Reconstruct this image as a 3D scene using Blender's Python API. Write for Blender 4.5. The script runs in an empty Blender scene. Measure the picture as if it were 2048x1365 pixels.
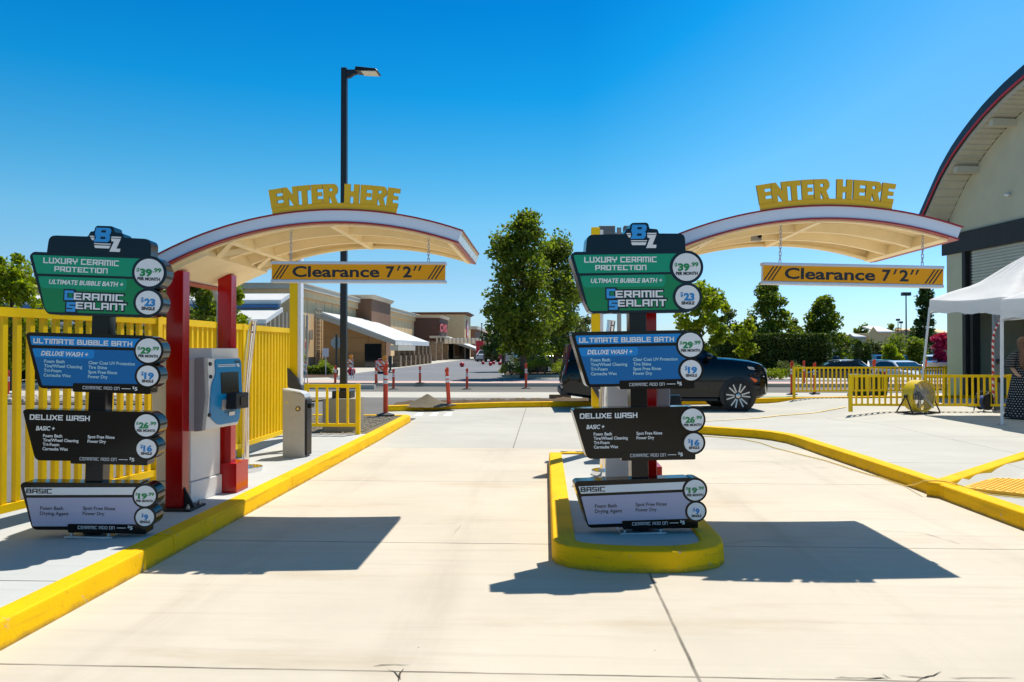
import bpy, bmesh, math, random
from math import sin, cos, pi, radians, sqrt, atan2, asin
from mathutils import Vector, Matrix, noise
from mathutils.geometry import tessellate_polygon
random.seed(7)
S = bpy.context.scene
COL = S.collection

# ------------------------------------------------------------------ camera
FPX = 1500.0                       # focal length in pixels of the 2048 px wide photograph
YAW, PITCH, CAMH = radians(2.52), radians(0.67), 1.6
camd = bpy.data.cameras.new('camera'); cam = bpy.data.objects.new('camera', camd); COL.objects.link(cam)
camd.sensor_width = 36.0; camd.lens = FPX / 2048 * 36.0
camd.clip_start = 0.1; camd.clip_end = 6000
cam.location = (0, 0, CAMH); cam.rotation_euler = (pi/2 + PITCH, 0, YAW)
S.camera = cam
# ------------------------------------------------------------------ sky and sun
SUN_EL, SUN_AZ = radians(64.0), radians(30.0)       # azimuth from +Y towards +X
W = bpy.data.worlds.new('World'); S.world = W; W.use_nodes = True
wn, wl = W.node_tree.nodes, W.node_tree.links
sky = wn.new('ShaderNodeTexSky'); sky.sky_type = 'NISHITA'; sky.sun_disc = False
sky.sun_elevation = SUN_EL; sky.sun_rotation = SUN_AZ
sky.altitude = 0; sky.air_density = 1.0; sky.dust_density = 0.25; sky.ozone_density = 3.0
hs = wn.new('ShaderNodeHueSaturation'); hs.inputs['Saturation'].default_value = 1.30; hs.inputs['Hue'].default_value = 0.49
wl.new(sky.outputs[0], hs.inputs['Color']); bg = wn['Background']
# deepen the blue in the lower sky, as the clear dry air of the photograph shows it
wtc = wn.new('ShaderNodeTexCoord'); wsp = wn.new('ShaderNodeSeparateXYZ'); wl.new(wtc.outputs['Generated'], wsp.inputs[0])
def wmath(op, a, b, cl=False):
    q = wn.new('ShaderNodeMath'); q.operation = op; q.use_clamp = cl
    for i, v in enumerate((a, b)):
        if isinstance(v, (int, float)): q.inputs[i].default_value = v
        else: wl.new(v, q.inputs[i])
    return q.outputs[0]
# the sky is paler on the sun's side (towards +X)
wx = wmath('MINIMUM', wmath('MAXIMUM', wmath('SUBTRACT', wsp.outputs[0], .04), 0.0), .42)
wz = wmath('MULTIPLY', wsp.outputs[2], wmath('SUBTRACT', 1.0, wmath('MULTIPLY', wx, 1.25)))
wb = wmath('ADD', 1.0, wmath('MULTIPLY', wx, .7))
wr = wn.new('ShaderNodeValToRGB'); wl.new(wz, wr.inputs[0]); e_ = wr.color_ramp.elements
TINT = [(0,(.52,.70,1.0)),(.05,(.55,.70,.95)),(.10,(.60,.71,.82)),(.164,(.62,.83,.86)),(.227,(.38,.81,.86)),(.32,(.05,.73,.90)),(.42,(.008,.61,.87)),(.56,(.45,.62,.66)),(.75,(.95,.62,.42)),(1,(1.0,.62,.40))]  # upper stops, unseen overhead, are warmed to turn the shade neutral
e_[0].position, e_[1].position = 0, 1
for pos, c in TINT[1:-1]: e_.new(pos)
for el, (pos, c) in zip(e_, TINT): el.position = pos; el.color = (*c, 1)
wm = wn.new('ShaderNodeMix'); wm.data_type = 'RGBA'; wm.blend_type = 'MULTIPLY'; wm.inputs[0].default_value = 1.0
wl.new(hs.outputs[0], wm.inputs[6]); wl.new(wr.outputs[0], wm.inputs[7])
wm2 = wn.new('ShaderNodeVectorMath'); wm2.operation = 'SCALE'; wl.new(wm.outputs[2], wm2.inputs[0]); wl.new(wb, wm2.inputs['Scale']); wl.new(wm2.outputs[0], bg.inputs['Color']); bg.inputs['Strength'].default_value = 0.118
sd = bpy.data.lights.new('sun', 'SUN'); sd.energy = 4.4; sd.angle = radians(0.5); sd.color = (1.0, 0.94, 0.84)
sun = bpy.data.objects.new('sun', sd); COL.objects.link(sun); sun.location = (0, 0, 60)
sv = Vector((sin(SUN_AZ)*cos(SUN_EL), cos(SUN_AZ)*cos(SUN_EL), sin(SUN_EL)))
sun.rotation_euler = (-sv).to_track_quat('-Z', 'Y').to_euler()
S.view_settings.view_transform = 'Standard'; S.view_settings.look = 'None'
S.view_settings.exposure = 0.35; S.view_settings.gamma = 1.0
S.cycles.max_bounces = 8; S.cycles.diffuse_bounces = 4; S.cycles.glossy_bounces = 4
S.cycles.transmission_bounces = 4; S.cycles.transparent_max_bounces = 8
S.cycles.use_denoising = True; S.cycles.sample_clamp_indirect = 8.0

# survey helpers: where a sight line of the photograph meets a plane of the site
_fw = Vector((-sin(YAW)*cos(PITCH), cos(YAW)*cos(PITCH), sin(PITCH)))
_rt = Vector((cos(YAW), sin(YAW), 0)); _up = _rt.cross(_fw)
def ray(px, py): return _fw*FPX + _rt*(px-1024) - _up*(py-682.5)
def G(px, py, z=0.0):
    d = ray(px, py); t = (z-CAMH)/d.z; return (d.x*t, d.y*t)
def WY(px, py, Y):
    d = ray(px, py); t = Y/d.y; return (d.x*t, CAMH+d.z*t)

# ------------------------------------------------------------------ mesh builder
class MB:
    def __init__(s): s.v = []; s.f = []; s.mi = []; s.cur = 0
    def add(s, vs, fs):
        b = len(s.v); s.v += [tuple(p) for p in vs]
        for f in fs: s.f.append(tuple(i+b for i in f)); s.mi.append(s.cur)
    def mat(s, i): s.cur = i; return s
    def box(s, x0, x1, y0, y1, z0, z1):
        s.add([(x0,y0,z0),(x1,y0,z0),(x1,y1,z0),(x0,y1,z0),(x0,y0,z1),(x1,y0,z1),(x1,y1,z1),(x0,y1,z1)],
              [(0,3,2,1),(4,5,6,7),(0,1,5,4),(1,2,6,5),(2,3,7,6),(3,0,4,7)]); return s
    def hexa(s, b, t):
        s.add(list(b)+list(t), [(0,3,2,1),(4,5,6,7),(0,1,5,4),(1,2,6,5),(2,3,7,6),(3,0,4,7)]); return s
    def bar(s, p, q, w, h, up=(0,0,1)):
        p, q = Vector(p), Vector(q); d = (q-p).normalized(); u = Vector(up)
        if abs(d.dot(u)) > .99: u = Vector((0,1,0))
        r = d.cross(u).normalized()*w/2; u = r.cross(d).normalized()*h/2
        s.hexa([p-r-u, p+r-u, p+r+u, p-r+u], [q-r-u, q+r-u, q+r+u, q-r+u]); return s
    def tube(s, pts, r, n=10, cap=True):
        pts = [Vector(p) for p in pts]; rs = r if isinstance(r, (list, tuple)) else [r]*len(pts)
        rings = []; prev = None
        for i, p in enumerate(pts):
            a = pts[max(i-1,0)]; b = pts[min(i+1,len(pts)-1)]; d = (b-a).normalized()
            if prev is None:
                u = Vector((0,0,1)) if abs(d.z) < .9 else Vector((1,0,0))
                u = (u - d*u.dot(d)).normalized()
            else: u = (prev - d*prev.dot(d)).normalized()
            prev = u; w = d.cross(u)
            rings.append([p + (u*cos(2*pi*k/n) + w*sin(2*pi*k/n))*rs[i] for k in range(n)])
        s.rings(rings, True, cap); return s
    def rings(s, R, closed=True, cap=True):
        n = len(R[0]); vs = [p for r in R for p in r]; fs = []
        for i in range(len(R)-1):
            for k in range(n if closed else n-1):
                k2 = (k+1) % n; fs.append((i*n+k, i*n+k2, (i+1)*n+k2, (i+1)*n+k))
        if cap: fs.append(tuple(range(n-1,-1,-1))); fs.append(tuple(range((len(R)-1)*n, len(R)*n)))
        s.add(vs, fs); return s
    def cyl(s, p, q, r, r2=None, n=16): return s.tube([p, q], [r, r if r2 is None else r2], n)
    def lathe(s, prof, n=20, o=(0,0,0), axis=None, cap=True):
        R = [[(o[0]+r*cos(2*pi*k/n), o[1]+r*sin(2*pi*k/n), o[2]+z) for k in range(n)] for r, z in prof]
        if axis is not None:
            q = Vector((0,0,1)).rotation_difference(Vector(axis)); O = Vector(o)
            R = [[O + q @ (Vector(p)-O) for p in r] for r in R]
        s.rings(R, True, cap); return s
    def sphere(s, c, r, nu=14, nv=8, sc=(1,1,1)):
        R = []
        for j in range(nv+1):
            a = -pi/2 + pi*j/nv; rr = max(cos(a), .001)*r
            R.append([(c[0]+rr*cos(2*pi*k/nu)*sc[0], c[1]+rr*sin(2*pi*k/nu)*sc[1], c[2]+sin(a)*r*sc[2]) for k in range(nu)])
        s.rings(R); return s
    def poly(s, pts):
        s.add(pts, [tuple(range(len(pts)))]); return s
    def prism(s, P, y0, y1, plane='xz'):
        """polygon extruded: plane xz goes along y, xy goes along z, yz goes along x"""
        n = len(P)
        f = {'xz': lambda a, b, t: (a, t, b), 'xy': lambda a, b, t: (a, b, t), 'yz': lambda a, b, t: (t, a, b)}[plane]
        vs = [f(a, b, y0) for a, b in P] + [f(a, b, y1) for a, b in P]
        tri = tessellate_polygon([[Vector((a, b, 0)) for a, b in P]])
        fs = [tuple(t) for t in tri] + [tuple(i+n for i in reversed(t)) for t in tri]
        fs += [(i, (i+1) % n, n+(i+1) % n, n+i) for i in range(n)]
        s.add(vs, fs); return s
    def sheet(s, P, y, plane='xz'):
        f = {'xz': lambda a, b: (a, y, b), 'xy': lambda a, b: (a, b, y), 'yz': lambda a, b: (y, a, b)}[plane]
        tri = tessellate_polygon([[Vector((a, b, 0)) for a, b in P]])
        s.add([f(a, b) for a, b in P], [tuple(t) for t in tri]); return s
    def build(s, name, mats, parent=None, bevel=0, smooth=False, seg=2, fixn=True):
        me = bpy.data.meshes.new(name); me.from_pydata(s.v, [], s.f)
        mats = mats if isinstance(mats, (list, tuple)) else [mats]
        for m in mats: me.materials.append(m)
        if len(mats) > 1: me.polygons.foreach_set('material_index', s.mi)
        if fixn:
            bm = bmesh.new(); bm.from_mesh(me); bmesh.ops.recalc_face_normals(bm, faces=bm.faces); bm.to_mesh(me); bm.free()
        if smooth: me.shade_smooth() if smooth is True else None
        me.update(); o = bpy.data.objects.new(name, me); COL.objects.link(o)
        if smooth and smooth is not True: me.set_sharp_from_angle(angle=radians(smooth))
        if parent is not None: o.parent = parent
        if bevel:
            b = o.modifiers.new('bevel', 'BEVEL'); b.width = bevel; b.segments = seg; b.limit_method = 'ANGLE'; b.angle_limit = radians(40)
            me.shade_smooth(); o.modifiers.new('wn', 'WEIGHTED_NORMAL')
        return o

def tag(o, label=None, cat=None, group=None, kind=None):
    for k, v in (('label', label), ('category', cat), ('group', group), ('kind', kind)):
        if v: o[k] = v
    return o
def thing(name, label, cat, loc=(0,0,0), rz=0, group=None):
    o = bpy.data.objects.new(name, None); COL.objects.link(o); o.empty_display_size = .2
    o.location = loc; o.rotation_euler = (0, 0, rz); return tag(o, label, cat, group)
def dup(root, loc, rz=None, label=None, parent=None):
    c = root.copy(); COL.objects.link(c)
    if parent is not None: c.parent = parent
    else:
        c.location = loc
        if rz is not None: c.rotation_euler = (0, 0, rz)
        if label: c['label'] = label
    for ch in list(root.children): dup(ch, None, parent=c)
    return c
def struct(mb, name, m, **k): return tag(mb.build(name, m, **k), kind='structure')
def roundpoly(P, r, n=4):
    out = []
    for i in range(len(P)):
        a, b, c = Vector(P[i-1]), Vector(P[i]), Vector(P[(i+1) % len(P)])
        u, v = (a-b), (c-b); rr = r[i] if isinstance(r, (list, tuple)) else r
        rr = min(rr, u.length*.45, v.length*.45)
        if rr < 1e-5: out.append(tuple(b)); continue
        p, q = b+u.normalized()*rr, b+v.normalized()*rr
        for k in range(n+1):
            t = k/n; out.append(tuple(p*(1-t)**2 + b*2*t*(1-t) + q*t*t))
    return out
def circ(c, r, n=28): return [(c[0]+r*cos(2*pi*k/n), c[1]+r*sin(2*pi*k/n)) for k in range(n)]

# ------------------------------------------------------------------ materials
def nodes(name):
    m = bpy.data.materials.new(name); m.use_nodes = True
    nt = m.node_tree; return m, nt.nodes, nt.links, nt.nodes['Principled BSDF']
def mth(n, l, op, a, b=None, clamp=False):
    x = n.new('ShaderNodeMath'); x.operation = op; x.use_clamp = clamp
    for i, q in enumerate((a, b)):
        if q is None: continue
        if hasattr(q, 'links') or hasattr(q, 'node'): l.new(q, x.inputs[i])
        else: x.inputs[i].default_value = q
    return x.outputs[0]
def tex(n, l, scale, detail=4, rough=.55, stretch=None, coord='Object'):
    tc = n.new('ShaderNodeTexCoord'); t = n.new('ShaderNodeTexNoise')
    t.inputs['Scale'].default_value = scale; t.inputs['Detail'].default_value = detail; t.inputs['Roughness'].default_value = rough
    if stretch:
        mp = n.new('ShaderNodeMapping'); mp.inputs['Scale'].default_value = stretch
        l.new(tc.outputs[coord], mp.inputs[0]); l.new(mp.outputs[0], t.inputs['Vector'])
    else: l.new(tc.outputs[coord], t.inputs['Vector'])
    return t.outputs['Fac']
def ramp(n, l, fac, c0, c1, p0=.3, p1=.7):
    r = n.new('ShaderNodeValToRGB'); l.new(fac, r.inputs[0])
    r.color_ramp.elements[0].position = p0; r.color_ramp.elements[0].color = (*c0, 1)
    r.color_ramp.elements[1].position = p1; r.color_ramp.elements[1].color = (*c1, 1)
    return r.outputs[0]
def mix(n, l, a, b, fac, mode='MIX'):
    x = n.new('ShaderNodeMix'); x.data_type = 'RGBA'; x.blend_type = mode
    for s, q in ((x.inputs[0], fac), (x.inputs[6], a), (x.inputs[7], b)):
        if hasattr(q, 'node'): l.new(q, s)
        else: s.default_value = q if isinstance(q, (int, float)) else (*q, 1)
    return x.outputs[2]
def bump(n, l, p, fac, strength=.2, dist=.01):
    b = n.new('ShaderNodeBump'); b.inputs['Strength'].default_value = strength; b.inputs['Distance'].default_value = dist
    l.new(fac, b.inputs['Height']); l.new(b.outputs[0], p.inputs['Normal'])
def mul(c, k): return tuple(min(1, x*k) for x in c)
_mc = {}
def M(name, col, rough=.5, var=.12, scale=6, metal=0, coat=0, bmp=0, bscale=60, spec=.5, emit=0):
    if name in _mc: return _mc[name]
    m, n, l, p = nodes(name)
    f = tex(n, l, scale)
    l.new(ramp(n, l, f, mul(col, 1-var), mul(col, 1+var)), p.inputs['Base Color'])
    f2 = tex(n, l, scale*2.3, 3)
    r = n.new('ShaderNodeMapRange'); r.inputs[3].default_value = max(0, rough*.85); r.inputs[4].default_value = min(1, rough*1.15)
    l.new(f2, r.inputs[0]); l.new(r.outputs[0], p.inputs['Roughness'])
    p.inputs['Metallic'].default_value = metal; p.inputs['Coat Weight'].default_value = coat; p.inputs['Coat Roughness'].default_value = .05
    p.inputs['Specular IOR Level'].default_value = spec
    if bmp: bump(n, l, p, tex(n, l, bscale, 3), bmp)
    _mc[name] = m; return m
def concrete(name, col, xs=(), ys=(), stain=(.42,.36,.28), stain_amt=.5, streak=True, jw=.011, tracks=()):
    m, n, l, p = nodes(name)
    big = tex(n, l, .45, 6, .65); fine = tex(n, l, 55, 4, .7); st = tex(n, l, 1.1, 6, .62, (.35, 1.6, 1))
    c = ramp(n, l, big, mul(col, .87), mul(col, 1.06))
    if streak:
        c = mix(n, l, c, mul(col, .86), mth(n, l, 'MULTIPLY', mth(n, l, 'SUBTRACT', tex(n, l, 9, 4, .6, (.06, 1.4, 1)), .5, True), 3.2, True))
    c = mix(n, l, c, stain, mth(n, l, 'MULTIPLY', mth(n, l, 'SUBTRACT', st, .56, True), 3.0*stain_amt, True))
    c = mix(n, l, c, mul(col, .7), mth(n, l, 'MULTIPLY', mth(n, l, 'SUBTRACT', fine, .62, True), 1.2, True))
    if tracks:
        tct = n.new('ShaderNodeTexCoord'); spt = n.new('ShaderNodeSeparateXYZ'); l.new(tct.outputs['Object'], spt.inputs[0]); acc = None
        for v in tracks:
            d = mth(n, l, 'MULTIPLY', mth(n, l, 'ABSOLUTE', mth(n, l, 'SUBTRACT', spt.outputs[0], v)), 4.2)
            k = mth(n, l, 'SUBTRACT', 1.0, mth(n, l, 'MULTIPLY', d, d), True); acc = k if acc is None else mth(n, l, 'MAXIMUM', acc, k)
        tn = mth(n, l, 'MULTIPLY', mth(n, l, 'SUBTRACT', tex(n, l, 1.6, 5, .65, (2.2, .22, 1)), .42, True), 1.5, True)
        c = mix(n, l, c, (.25,.20,.14), mth(n, l, 'MULTIPLY', mth(n, l, 'MULTIPLY', acc, tn), .55))
        dr = mth(n, l, 'MULTIPLY', mth(n, l, 'SUBTRACT', tex(n, l, 2.6, 6, .72), .67, True), 9.0, True)
        c = mix(n, l, c, (.23,.18,.12), mth(n, l, 'MULTIPLY', dr, .35))
    # thin dark specks and hairline marks
    vo = n.new('ShaderNodeTexVoronoi'); vo.inputs['Scale'].default_value = 2.3
    tc = n.new('ShaderNodeTexCoord'); l.new(tc.outputs['Object'], vo.inputs['Vector'])
    c = mix(n, l, c, (.1,.08,.06), mth(n, l, 'MULTIPLY', mth(n, l, 'LESS_THAN', vo.outputs['Distance'], .012), .8))
    if xs or ys:
        sp = n.new('ShaderNodeSeparateXYZ'); l.new(tc.outputs['Object'], sp.inputs[0]); acc = None
        wob = mth(n, l, 'MULTIPLY', mth(n, l, 'SUBTRACT', tex(n, l, 5, 4), .5), .012)
        for o, arr in ((sp.outputs[0], xs), (sp.outputs[1], ys)):
            for v in arr:
                v, w = v if isinstance(v, tuple) else (v, jw)
                d = mth(n, l, 'ABSOLUTE', mth(n, l, 'ADD', mth(n, l, 'SUBTRACT', o, v), wob))
                k = mth(n, l, 'SUBTRACT', 1.0, mth(n, l, 'MULTIPLY', d, 1/w), True)
                acc = k if acc is None else mth(n, l, 'MAXIMUM', acc, k)
        brk = mth(n, l, 'ADD', mth(n, l, 'MULTIPLY', tex(n, l, 2.2, 4), 1.3), .1, True)
        c = mix(n, l, c, (.10,.085,.065), mth(n, l, 'MULTIPLY', mth(n, l, 'MULTIPLY', acc, 1.6, True), brk))
    l.new(c, p.inputs['Base Color']); p.inputs['Roughness'].default_value = .85; p.inputs['Specular IOR Level'].default_value = .25
    bump(n, l, p, fine, .12, .004); _mc[name] = m; return m
def asphalt(name, col, light=1.5):
    m, n, l, p = nodes(name)
    big = tex(n, l, .22, 5, .6, (.4, 1.2, 1)); fine = tex(n, l, 70, 3, .8)
    c = ramp(n, l, big, mul(col, .85), mul(col, 1.12))
    c = mix(n, l, c, mul(col, light), mth(n, l, 'MULTIPLY', mth(n, l, 'SUBTRACT', fine, .5, True), 2.5, True))
    l.new(c, p.inputs['Base Color']); p.inputs['Roughness'].default_value = .9; p.inputs['Specular IOR Level'].default_value = .2
    bump(n, l, p, fine, .25, .006); _mc[name] = m; return m
def leafmat(name, c0, c1, trans=.45):
    m, n, l, p = nodes(name)
    g = n.new('ShaderNodeNewGeometry')
    c = ramp(n, l, g.outputs['Random Per Island'], c0, c1, 0, 1)
    l.new(c, p.inputs['Base Color']); p.inputs['Roughness'].default_value = .5; p.inputs['Specular IOR Level'].default_value = .3
    tr = n.new('ShaderNodeBsdfTranslucent'); l.new(mix(n, l, c, (.75, 1.0, .18), .35, 'MULTIPLY'), tr.inputs[0])
    sc = mix(n, l, c, (1.25, 1.45, .5), 1.0, 'MULTIPLY'); l.new(sc, tr.inputs[0])
    mx = n.new('ShaderNodeMixShader'); mx.inputs[0].default_value = trans
    l.new(p.outputs[0], mx.inputs[1]); l.new(tr.outputs[0], mx.inputs[2])
    l.new(mx.outputs[0], n['Material Output'].inputs[0]); _mc[name] = m; return m

YEL = M('yellow_paint', (.93,.60,.001), .45, .06, 3, spec=.25, bmp=.03)
KERBY = None
def kerbmat():
    m, n, l, p = nodes('yellow_kerb_paint'); col = (.92,.515,.001)
    c = ramp(n, l, tex(n, l, 2.2, 5), mul(col, .88), mul(col, 1.06))
    c = mix(n, l, c, (.35,.22,.02), mth(n, l, 'MULTIPLY', mth(n, l, 'SUBTRACT', tex(n, l, 26, 5, .7), .585, True), 4.0, True))
    chip = mth(n, l, 'MULTIPLY', mth(n, l, 'SUBTRACT', tex(n, l, 9, 6, .75), .635, True), 30.0, True)
    c = mix(n, l, c, (.42,.40,.36), mth(n, l, 'MULTIPLY', chip, .8))
    scuff = mth(n, l, 'MULTIPLY', mth(n, l, 'SUBTRACT', tex(n, l, 3.5, 5, .6, (1, .25, 6)), .56, True), 4.0, True)
    c = mix(n, l, c, (.09,.065,.03), mth(n, l, 'MULTIPLY', scuff, .55))
    tcb = n.new('ShaderNodeTexCoord'); spb = n.new('ShaderNodeSeparateXYZ'); l.new(tcb.outputs['Object'], spb.inputs[0])
    base = mth(n, l, 'MULTIPLY', mth(n, l, 'SUBTRACT', mth(n, l, 'MULTIPLY', tex(n, l, 7, 5, .7), .075), spb.outputs[2], True), 22.0, True)
    c = mix(n, l, c, (.16,.11,.05), mth(n, l, 'MULTIPLY', base, .75))
    l.new(c, p.inputs['Base Color']); p.inputs['Roughness'].default_value = .7; p.inputs['Specular IOR Level'].default_value = .15
    bump(n, l, p, tex(n, l, 40, 4, .7), .35, .006); return m
KERBY = kerbmat()
RED = M('red_gloss_paint', (.42,.002,.002), .18, .06, 2, coat=.15, spec=.35)
TRIMRED = M('red_trim_paint', (.30,.004,.016), .35, .06, 3)
CREAM = M('cream_paint', (.94,.80,.52), .6, .05, 4)
WHITEP = M('white_paint', (.78,.78,.80), .3, .04, 3, coat=.2)
PANELW = M('fascia_white', (.70,.74,.84), .22, .05, .8, coat=.3)
BLACKG = M('black_gloss', (.004,.004,.005), .12, .2, 4, spec=.25)
BLACKM = M('black_matt', (.015,.015,.016), .55, .2, 8)
NAVY = M('navy_gloss', (.003,.010,.018), .14, .1, 3, spec=.3)
STEEL = M('stainless_steel', (.75,.75,.76), .12, .04, 3, metal=1)
GALV = M('galvanised_steel', (.55,.56,.58), .4, .15, 12, metal=.9)
ALU = M('grey_metal_paint', (.42,.41,.39), .42, .05, 14, metal=.35)
LAMPBLACK = M('dark_bronze_paint', (.012,.012,.013), .4, .15, 5)
GREYP = M('grey_plastic', (.30,.31,.32), .5, .08, 6)
TYRE = M('tyre_rubber', (.012,.012,.012), .75, .2, 14)
GLASS = M('dark_window_glass', (.008,.011,.014), .05, .2, 2, coat=.5)
ORANGE = M('orange_plastic', (.72,.055,.012), .45, .12, 5)
REFL = M('reflective_white', (.75,.75,.74), .4, .08, 20)

# ------------------------------------------------------------------ lettering
_txt = {}
def text(mb, s, x, z, h, y, align='l', width=None, shear=0, bold=0.0, rot=None, f=None):
    """flat letters lying in the xz plane at depth y; h = capital height, width = total width to fit"""
    key = (s, shear, bold)
    if key not in _txt:
        cu = bpy.data.curves.new('t', 'FONT'); cu.body = s; cu.size = 1; cu.shear = shear; cu.offset = bold; cu.resolution_u = 3
        o = bpy.data.objects.new('t', cu); me = o.to_mesh()
        _txt[key] = ([(v.co.x, v.co.y) for v in me.vertices], [tuple(p.vertices) for p in me.polygons])
        o.to_mesh_clear(); bpy.data.objects.remove(o); bpy.data.curves.remove(cu)
    V, F = _txt[key]
    x0 = min(v[0] for v in V); x1 = max(v[0] for v in V); sz = h/.729
    sx = sz if width is None else width/(x1-x0); w = (x1-x0)*sx
    ox = {'l': x, 'c': x-w/2, 'r': x-w}[align]
    f = f or (lambda a, b: (a, y, b))
    mb.add([f(ox+(a-x0)*sx, z+b*sz) for a, b in V], F)
STROKES = {
 'A': ([[(0,0),(0,4),(3,4),(3,0)],[(0,1.6),(3,1.6)]],3), 'B': ([[(0,0),(0,4),(2.7,4),(2.7,2)],[(0,2),(3,2),(3,0),(0,0)]],3),
 'C': ([[(3,4),(0,4),(0,0),(3,0)]],3), 'D': ([[(0,0),(0,4),(2.4,4),(3,3.3),(3,.7),(2.4,0),(0,0)]],3),
 'E': ([[(3,4),(0,4),(0,0),(3,0)],[(0,2),(2.6,2)]],3), 'F': ([[(3,4),(0,4),(0,0)],[(0,2),(2.6,2)]],3), 'H': ([[(0,0),(0,4)],[(3,0),(3,4)],[(0,2),(3,2)]],3),
 'I': ([[(0,0),(0,4)]],0), 'L': ([[(0,4),(0,0),(2.8,0)]],2.8), 'M': ([[(0,0),(0,4),(4.4,4),(4.4,0)],[(2.2,4),(2.2,0)]],4.4),
 'N': ([[(0,0),(0,4),(3,4),(3,0)]],3), 'O': ([[(0,0),(0,4),(3,4),(3,0),(0,0)]],3), 'P': ([[(0,0),(0,4),(3,4),(3,1.6),(0,1.6)]],3),
 'R': ([[(0,0),(0,4),(3,4),(3,1.7),(0,1.7)],[(1.4,1.7),(3,0)]],3), 'S': ([[(3,4),(0,4),(0,2),(3,2),(3,0),(0,0)]],3),
 'T': ([[(0,4),(3.2,4)],[(1.6,4),(1.6,0)]],3.2), 'U': ([[(0,4),(0,0),(3,0),(3,4)]],3), 'W': ([[(0,4),(0,0),(4.4,0),(4.4,4)],[(2.2,0),(2.2,4)]],4.4),
 'X': ([[(0,4),(3.2,0)],[(0,0),(3.2,4)]],3.2), 'Y': ([[(0,4),(0,2),(3,2),(3,4)],[(1.5,2),(1.5,0)]],3), ' ': ([],.6)}
def block(mb, s, x, z, h, y, width, t=1.0, shear=0, grow=0):
    """squared display capitals made of strokes"""
    gap = t+.55; tot = sum(STROKES[c][1] for c in s) + gap*(len(s)-1) + t
    k = h/(4+t); kx = width/tot; cx = t/2; i = 0
    for c in s:
        for pl in STROKES[c][0]:
            for a, b in zip(pl, pl[1:]):
                dx, dz = b[0]-a[0], b[1]-a[1]; L = sqrt(dx*dx+dz*dz); dx /= L; dz /= L
                e = (t/2+grow); a2 = (a[0]-dx*e, a[1]-dz*e); b2 = (b[0]+dx*e, b[1]+dz*e); nx, nz = -dz*e, dx*e
                q = [(a2[0]+nx,a2[1]+nz),(b2[0]+nx,b2[1]+nz),(b2[0]-nx,b2[1]-nz),(a2[0]-nx,a2[1]-nz)]
                i += 1; yy = y - .00012*(i % 9)
                mb.add([(x+(cx+p)*kx+shear*(r+t/2)*k, yy, z+(r+t/2)*k) for p, r in q], [(0,1,2,3)])
        cx += STROKES[c][1] + gap
def XP(px, py, X):
    d = ray(px, py); t = X/d.x; return (d.y*t, CAMH+d.z*t)
ZL = .13; ZR = -.45                                       # level of the shop side across the road
# ------------------------------------------------------------------ ground
LANE = concrete('lane_concrete', (.60,.535,.43), xs=[(.745,.013)], ys=[3.72, 6.2, 9.1, 12.2], stain=(.40,.29,.17), stain_amt=.85, tracks=(-2.25,-.72,2.05,3.55))
LANE2 = concrete('patch_concrete', (.56,.475,.375), stain=(.50,.38,.25))
APRON = concrete('apron_concrete', (.51,.49,.43), xs=[-.52, 4.9], ys=[16.4], stain_amt=.35)
WALK = concrete('walk_concrete', (.51,.52,.505), ys=[1.6, 4.6, 7.6, 10.6, 13.6], stain_amt=.25)
PLAZA = concrete('plaza_concrete', (.52,.505,.45), xs=[6.6, 9.7, 12.8], ys=[9.9, 12.9, 15.9], stain_amt=.3)
ISL = concrete('island_concrete', (.52,.52,.49), stain_amt=.3)
ASPH = asphalt('road_asphalt', (.17,.16,.145))
ASPH2 = asphalt('lot_asphalt', (.19,.195,.21), 1.35)
PAVER = concrete('pink_paver', (.62,.42,.36), stain_amt=.2)
FARCON = concrete('far_concrete', (.52,.49,.42), stain_amt=.3)
DIRT = asphalt('loose_dirt', (.12,.08,.045), 2.0)
GRAVEL = asphalt('gravel_mix', (.15,.125,.085), 2.3)
MULCH = asphalt('bark_mulch', (.09,.05,.03), 1.8)
GRASS = asphalt('lawn_green', (.07,.20,.02), 1.5)

def flat(name, P, z, m):
    b = MB(); b.sheet(P, z, 'xy'); return struct(b, name, m)
flat('ground', [(-1500,-400),(1500,-400),(1500,3000),(-1500,3000)], -.02, ASPH)
flat('drive_lane', [(-3.0,-6),(5.2,-6),(5.2,12.2),(-3.0,12.2)], 0, LANE)
fk = [G(777,823.6), G(1006,816), G(1160,814), G(1514,807.6), G(1597,805.5), G(1700,803.5), G(1900,801)]
fk.append((fk[-1][0]+16, fk[-1][1]+.6))
flat('forecourt', [(-3.0,12.2),(36,12.2),(36,fk[-1][1])] + [(x,y+.05) for x, y in reversed(fk)] + [(fk[0][0]-.2,17.4),(-3.0,17.4)], 0, APRON)
def crack(pts, w, m):
    b = MB(); P = [Vector(G(*p)) for p in pts]; Q = []
    for a, c in zip(P, P[1:]):
        n = max(2, int((c-a).length/.03))
        for i in range(n): q = a.lerp(c, i/n); Q.append(q+Vector((.010*noise.noise((q.x*17,q.y*17,0)), .014*noise.noise((q.x*15,q.y*15,7)))))
    R = []
    for i, q in enumerate(Q):
        d = (Q[min(i+1,len(Q)-1)]-Q[max(i-1,0)]).normalized(); k = w*max(0.1, .6+.9*noise.noise((q.x*9,q.y*9,3)))*(.2 if i in (0,len(Q)-1) else 1)
        R.append([(q.x-d.y*k, q.y+d.x*k, .004), (q.x+d.y*k, q.y-d.x*k, .004)])
    b.rings(R, False, False); struct(b, 'crack', m, fixn=False)
CRK = M('crack_dark', (.07,.055,.04), .95, .4, 30); CRL = M('crack_pale', (.26,.20,.13), .95, .3, 20)
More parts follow.
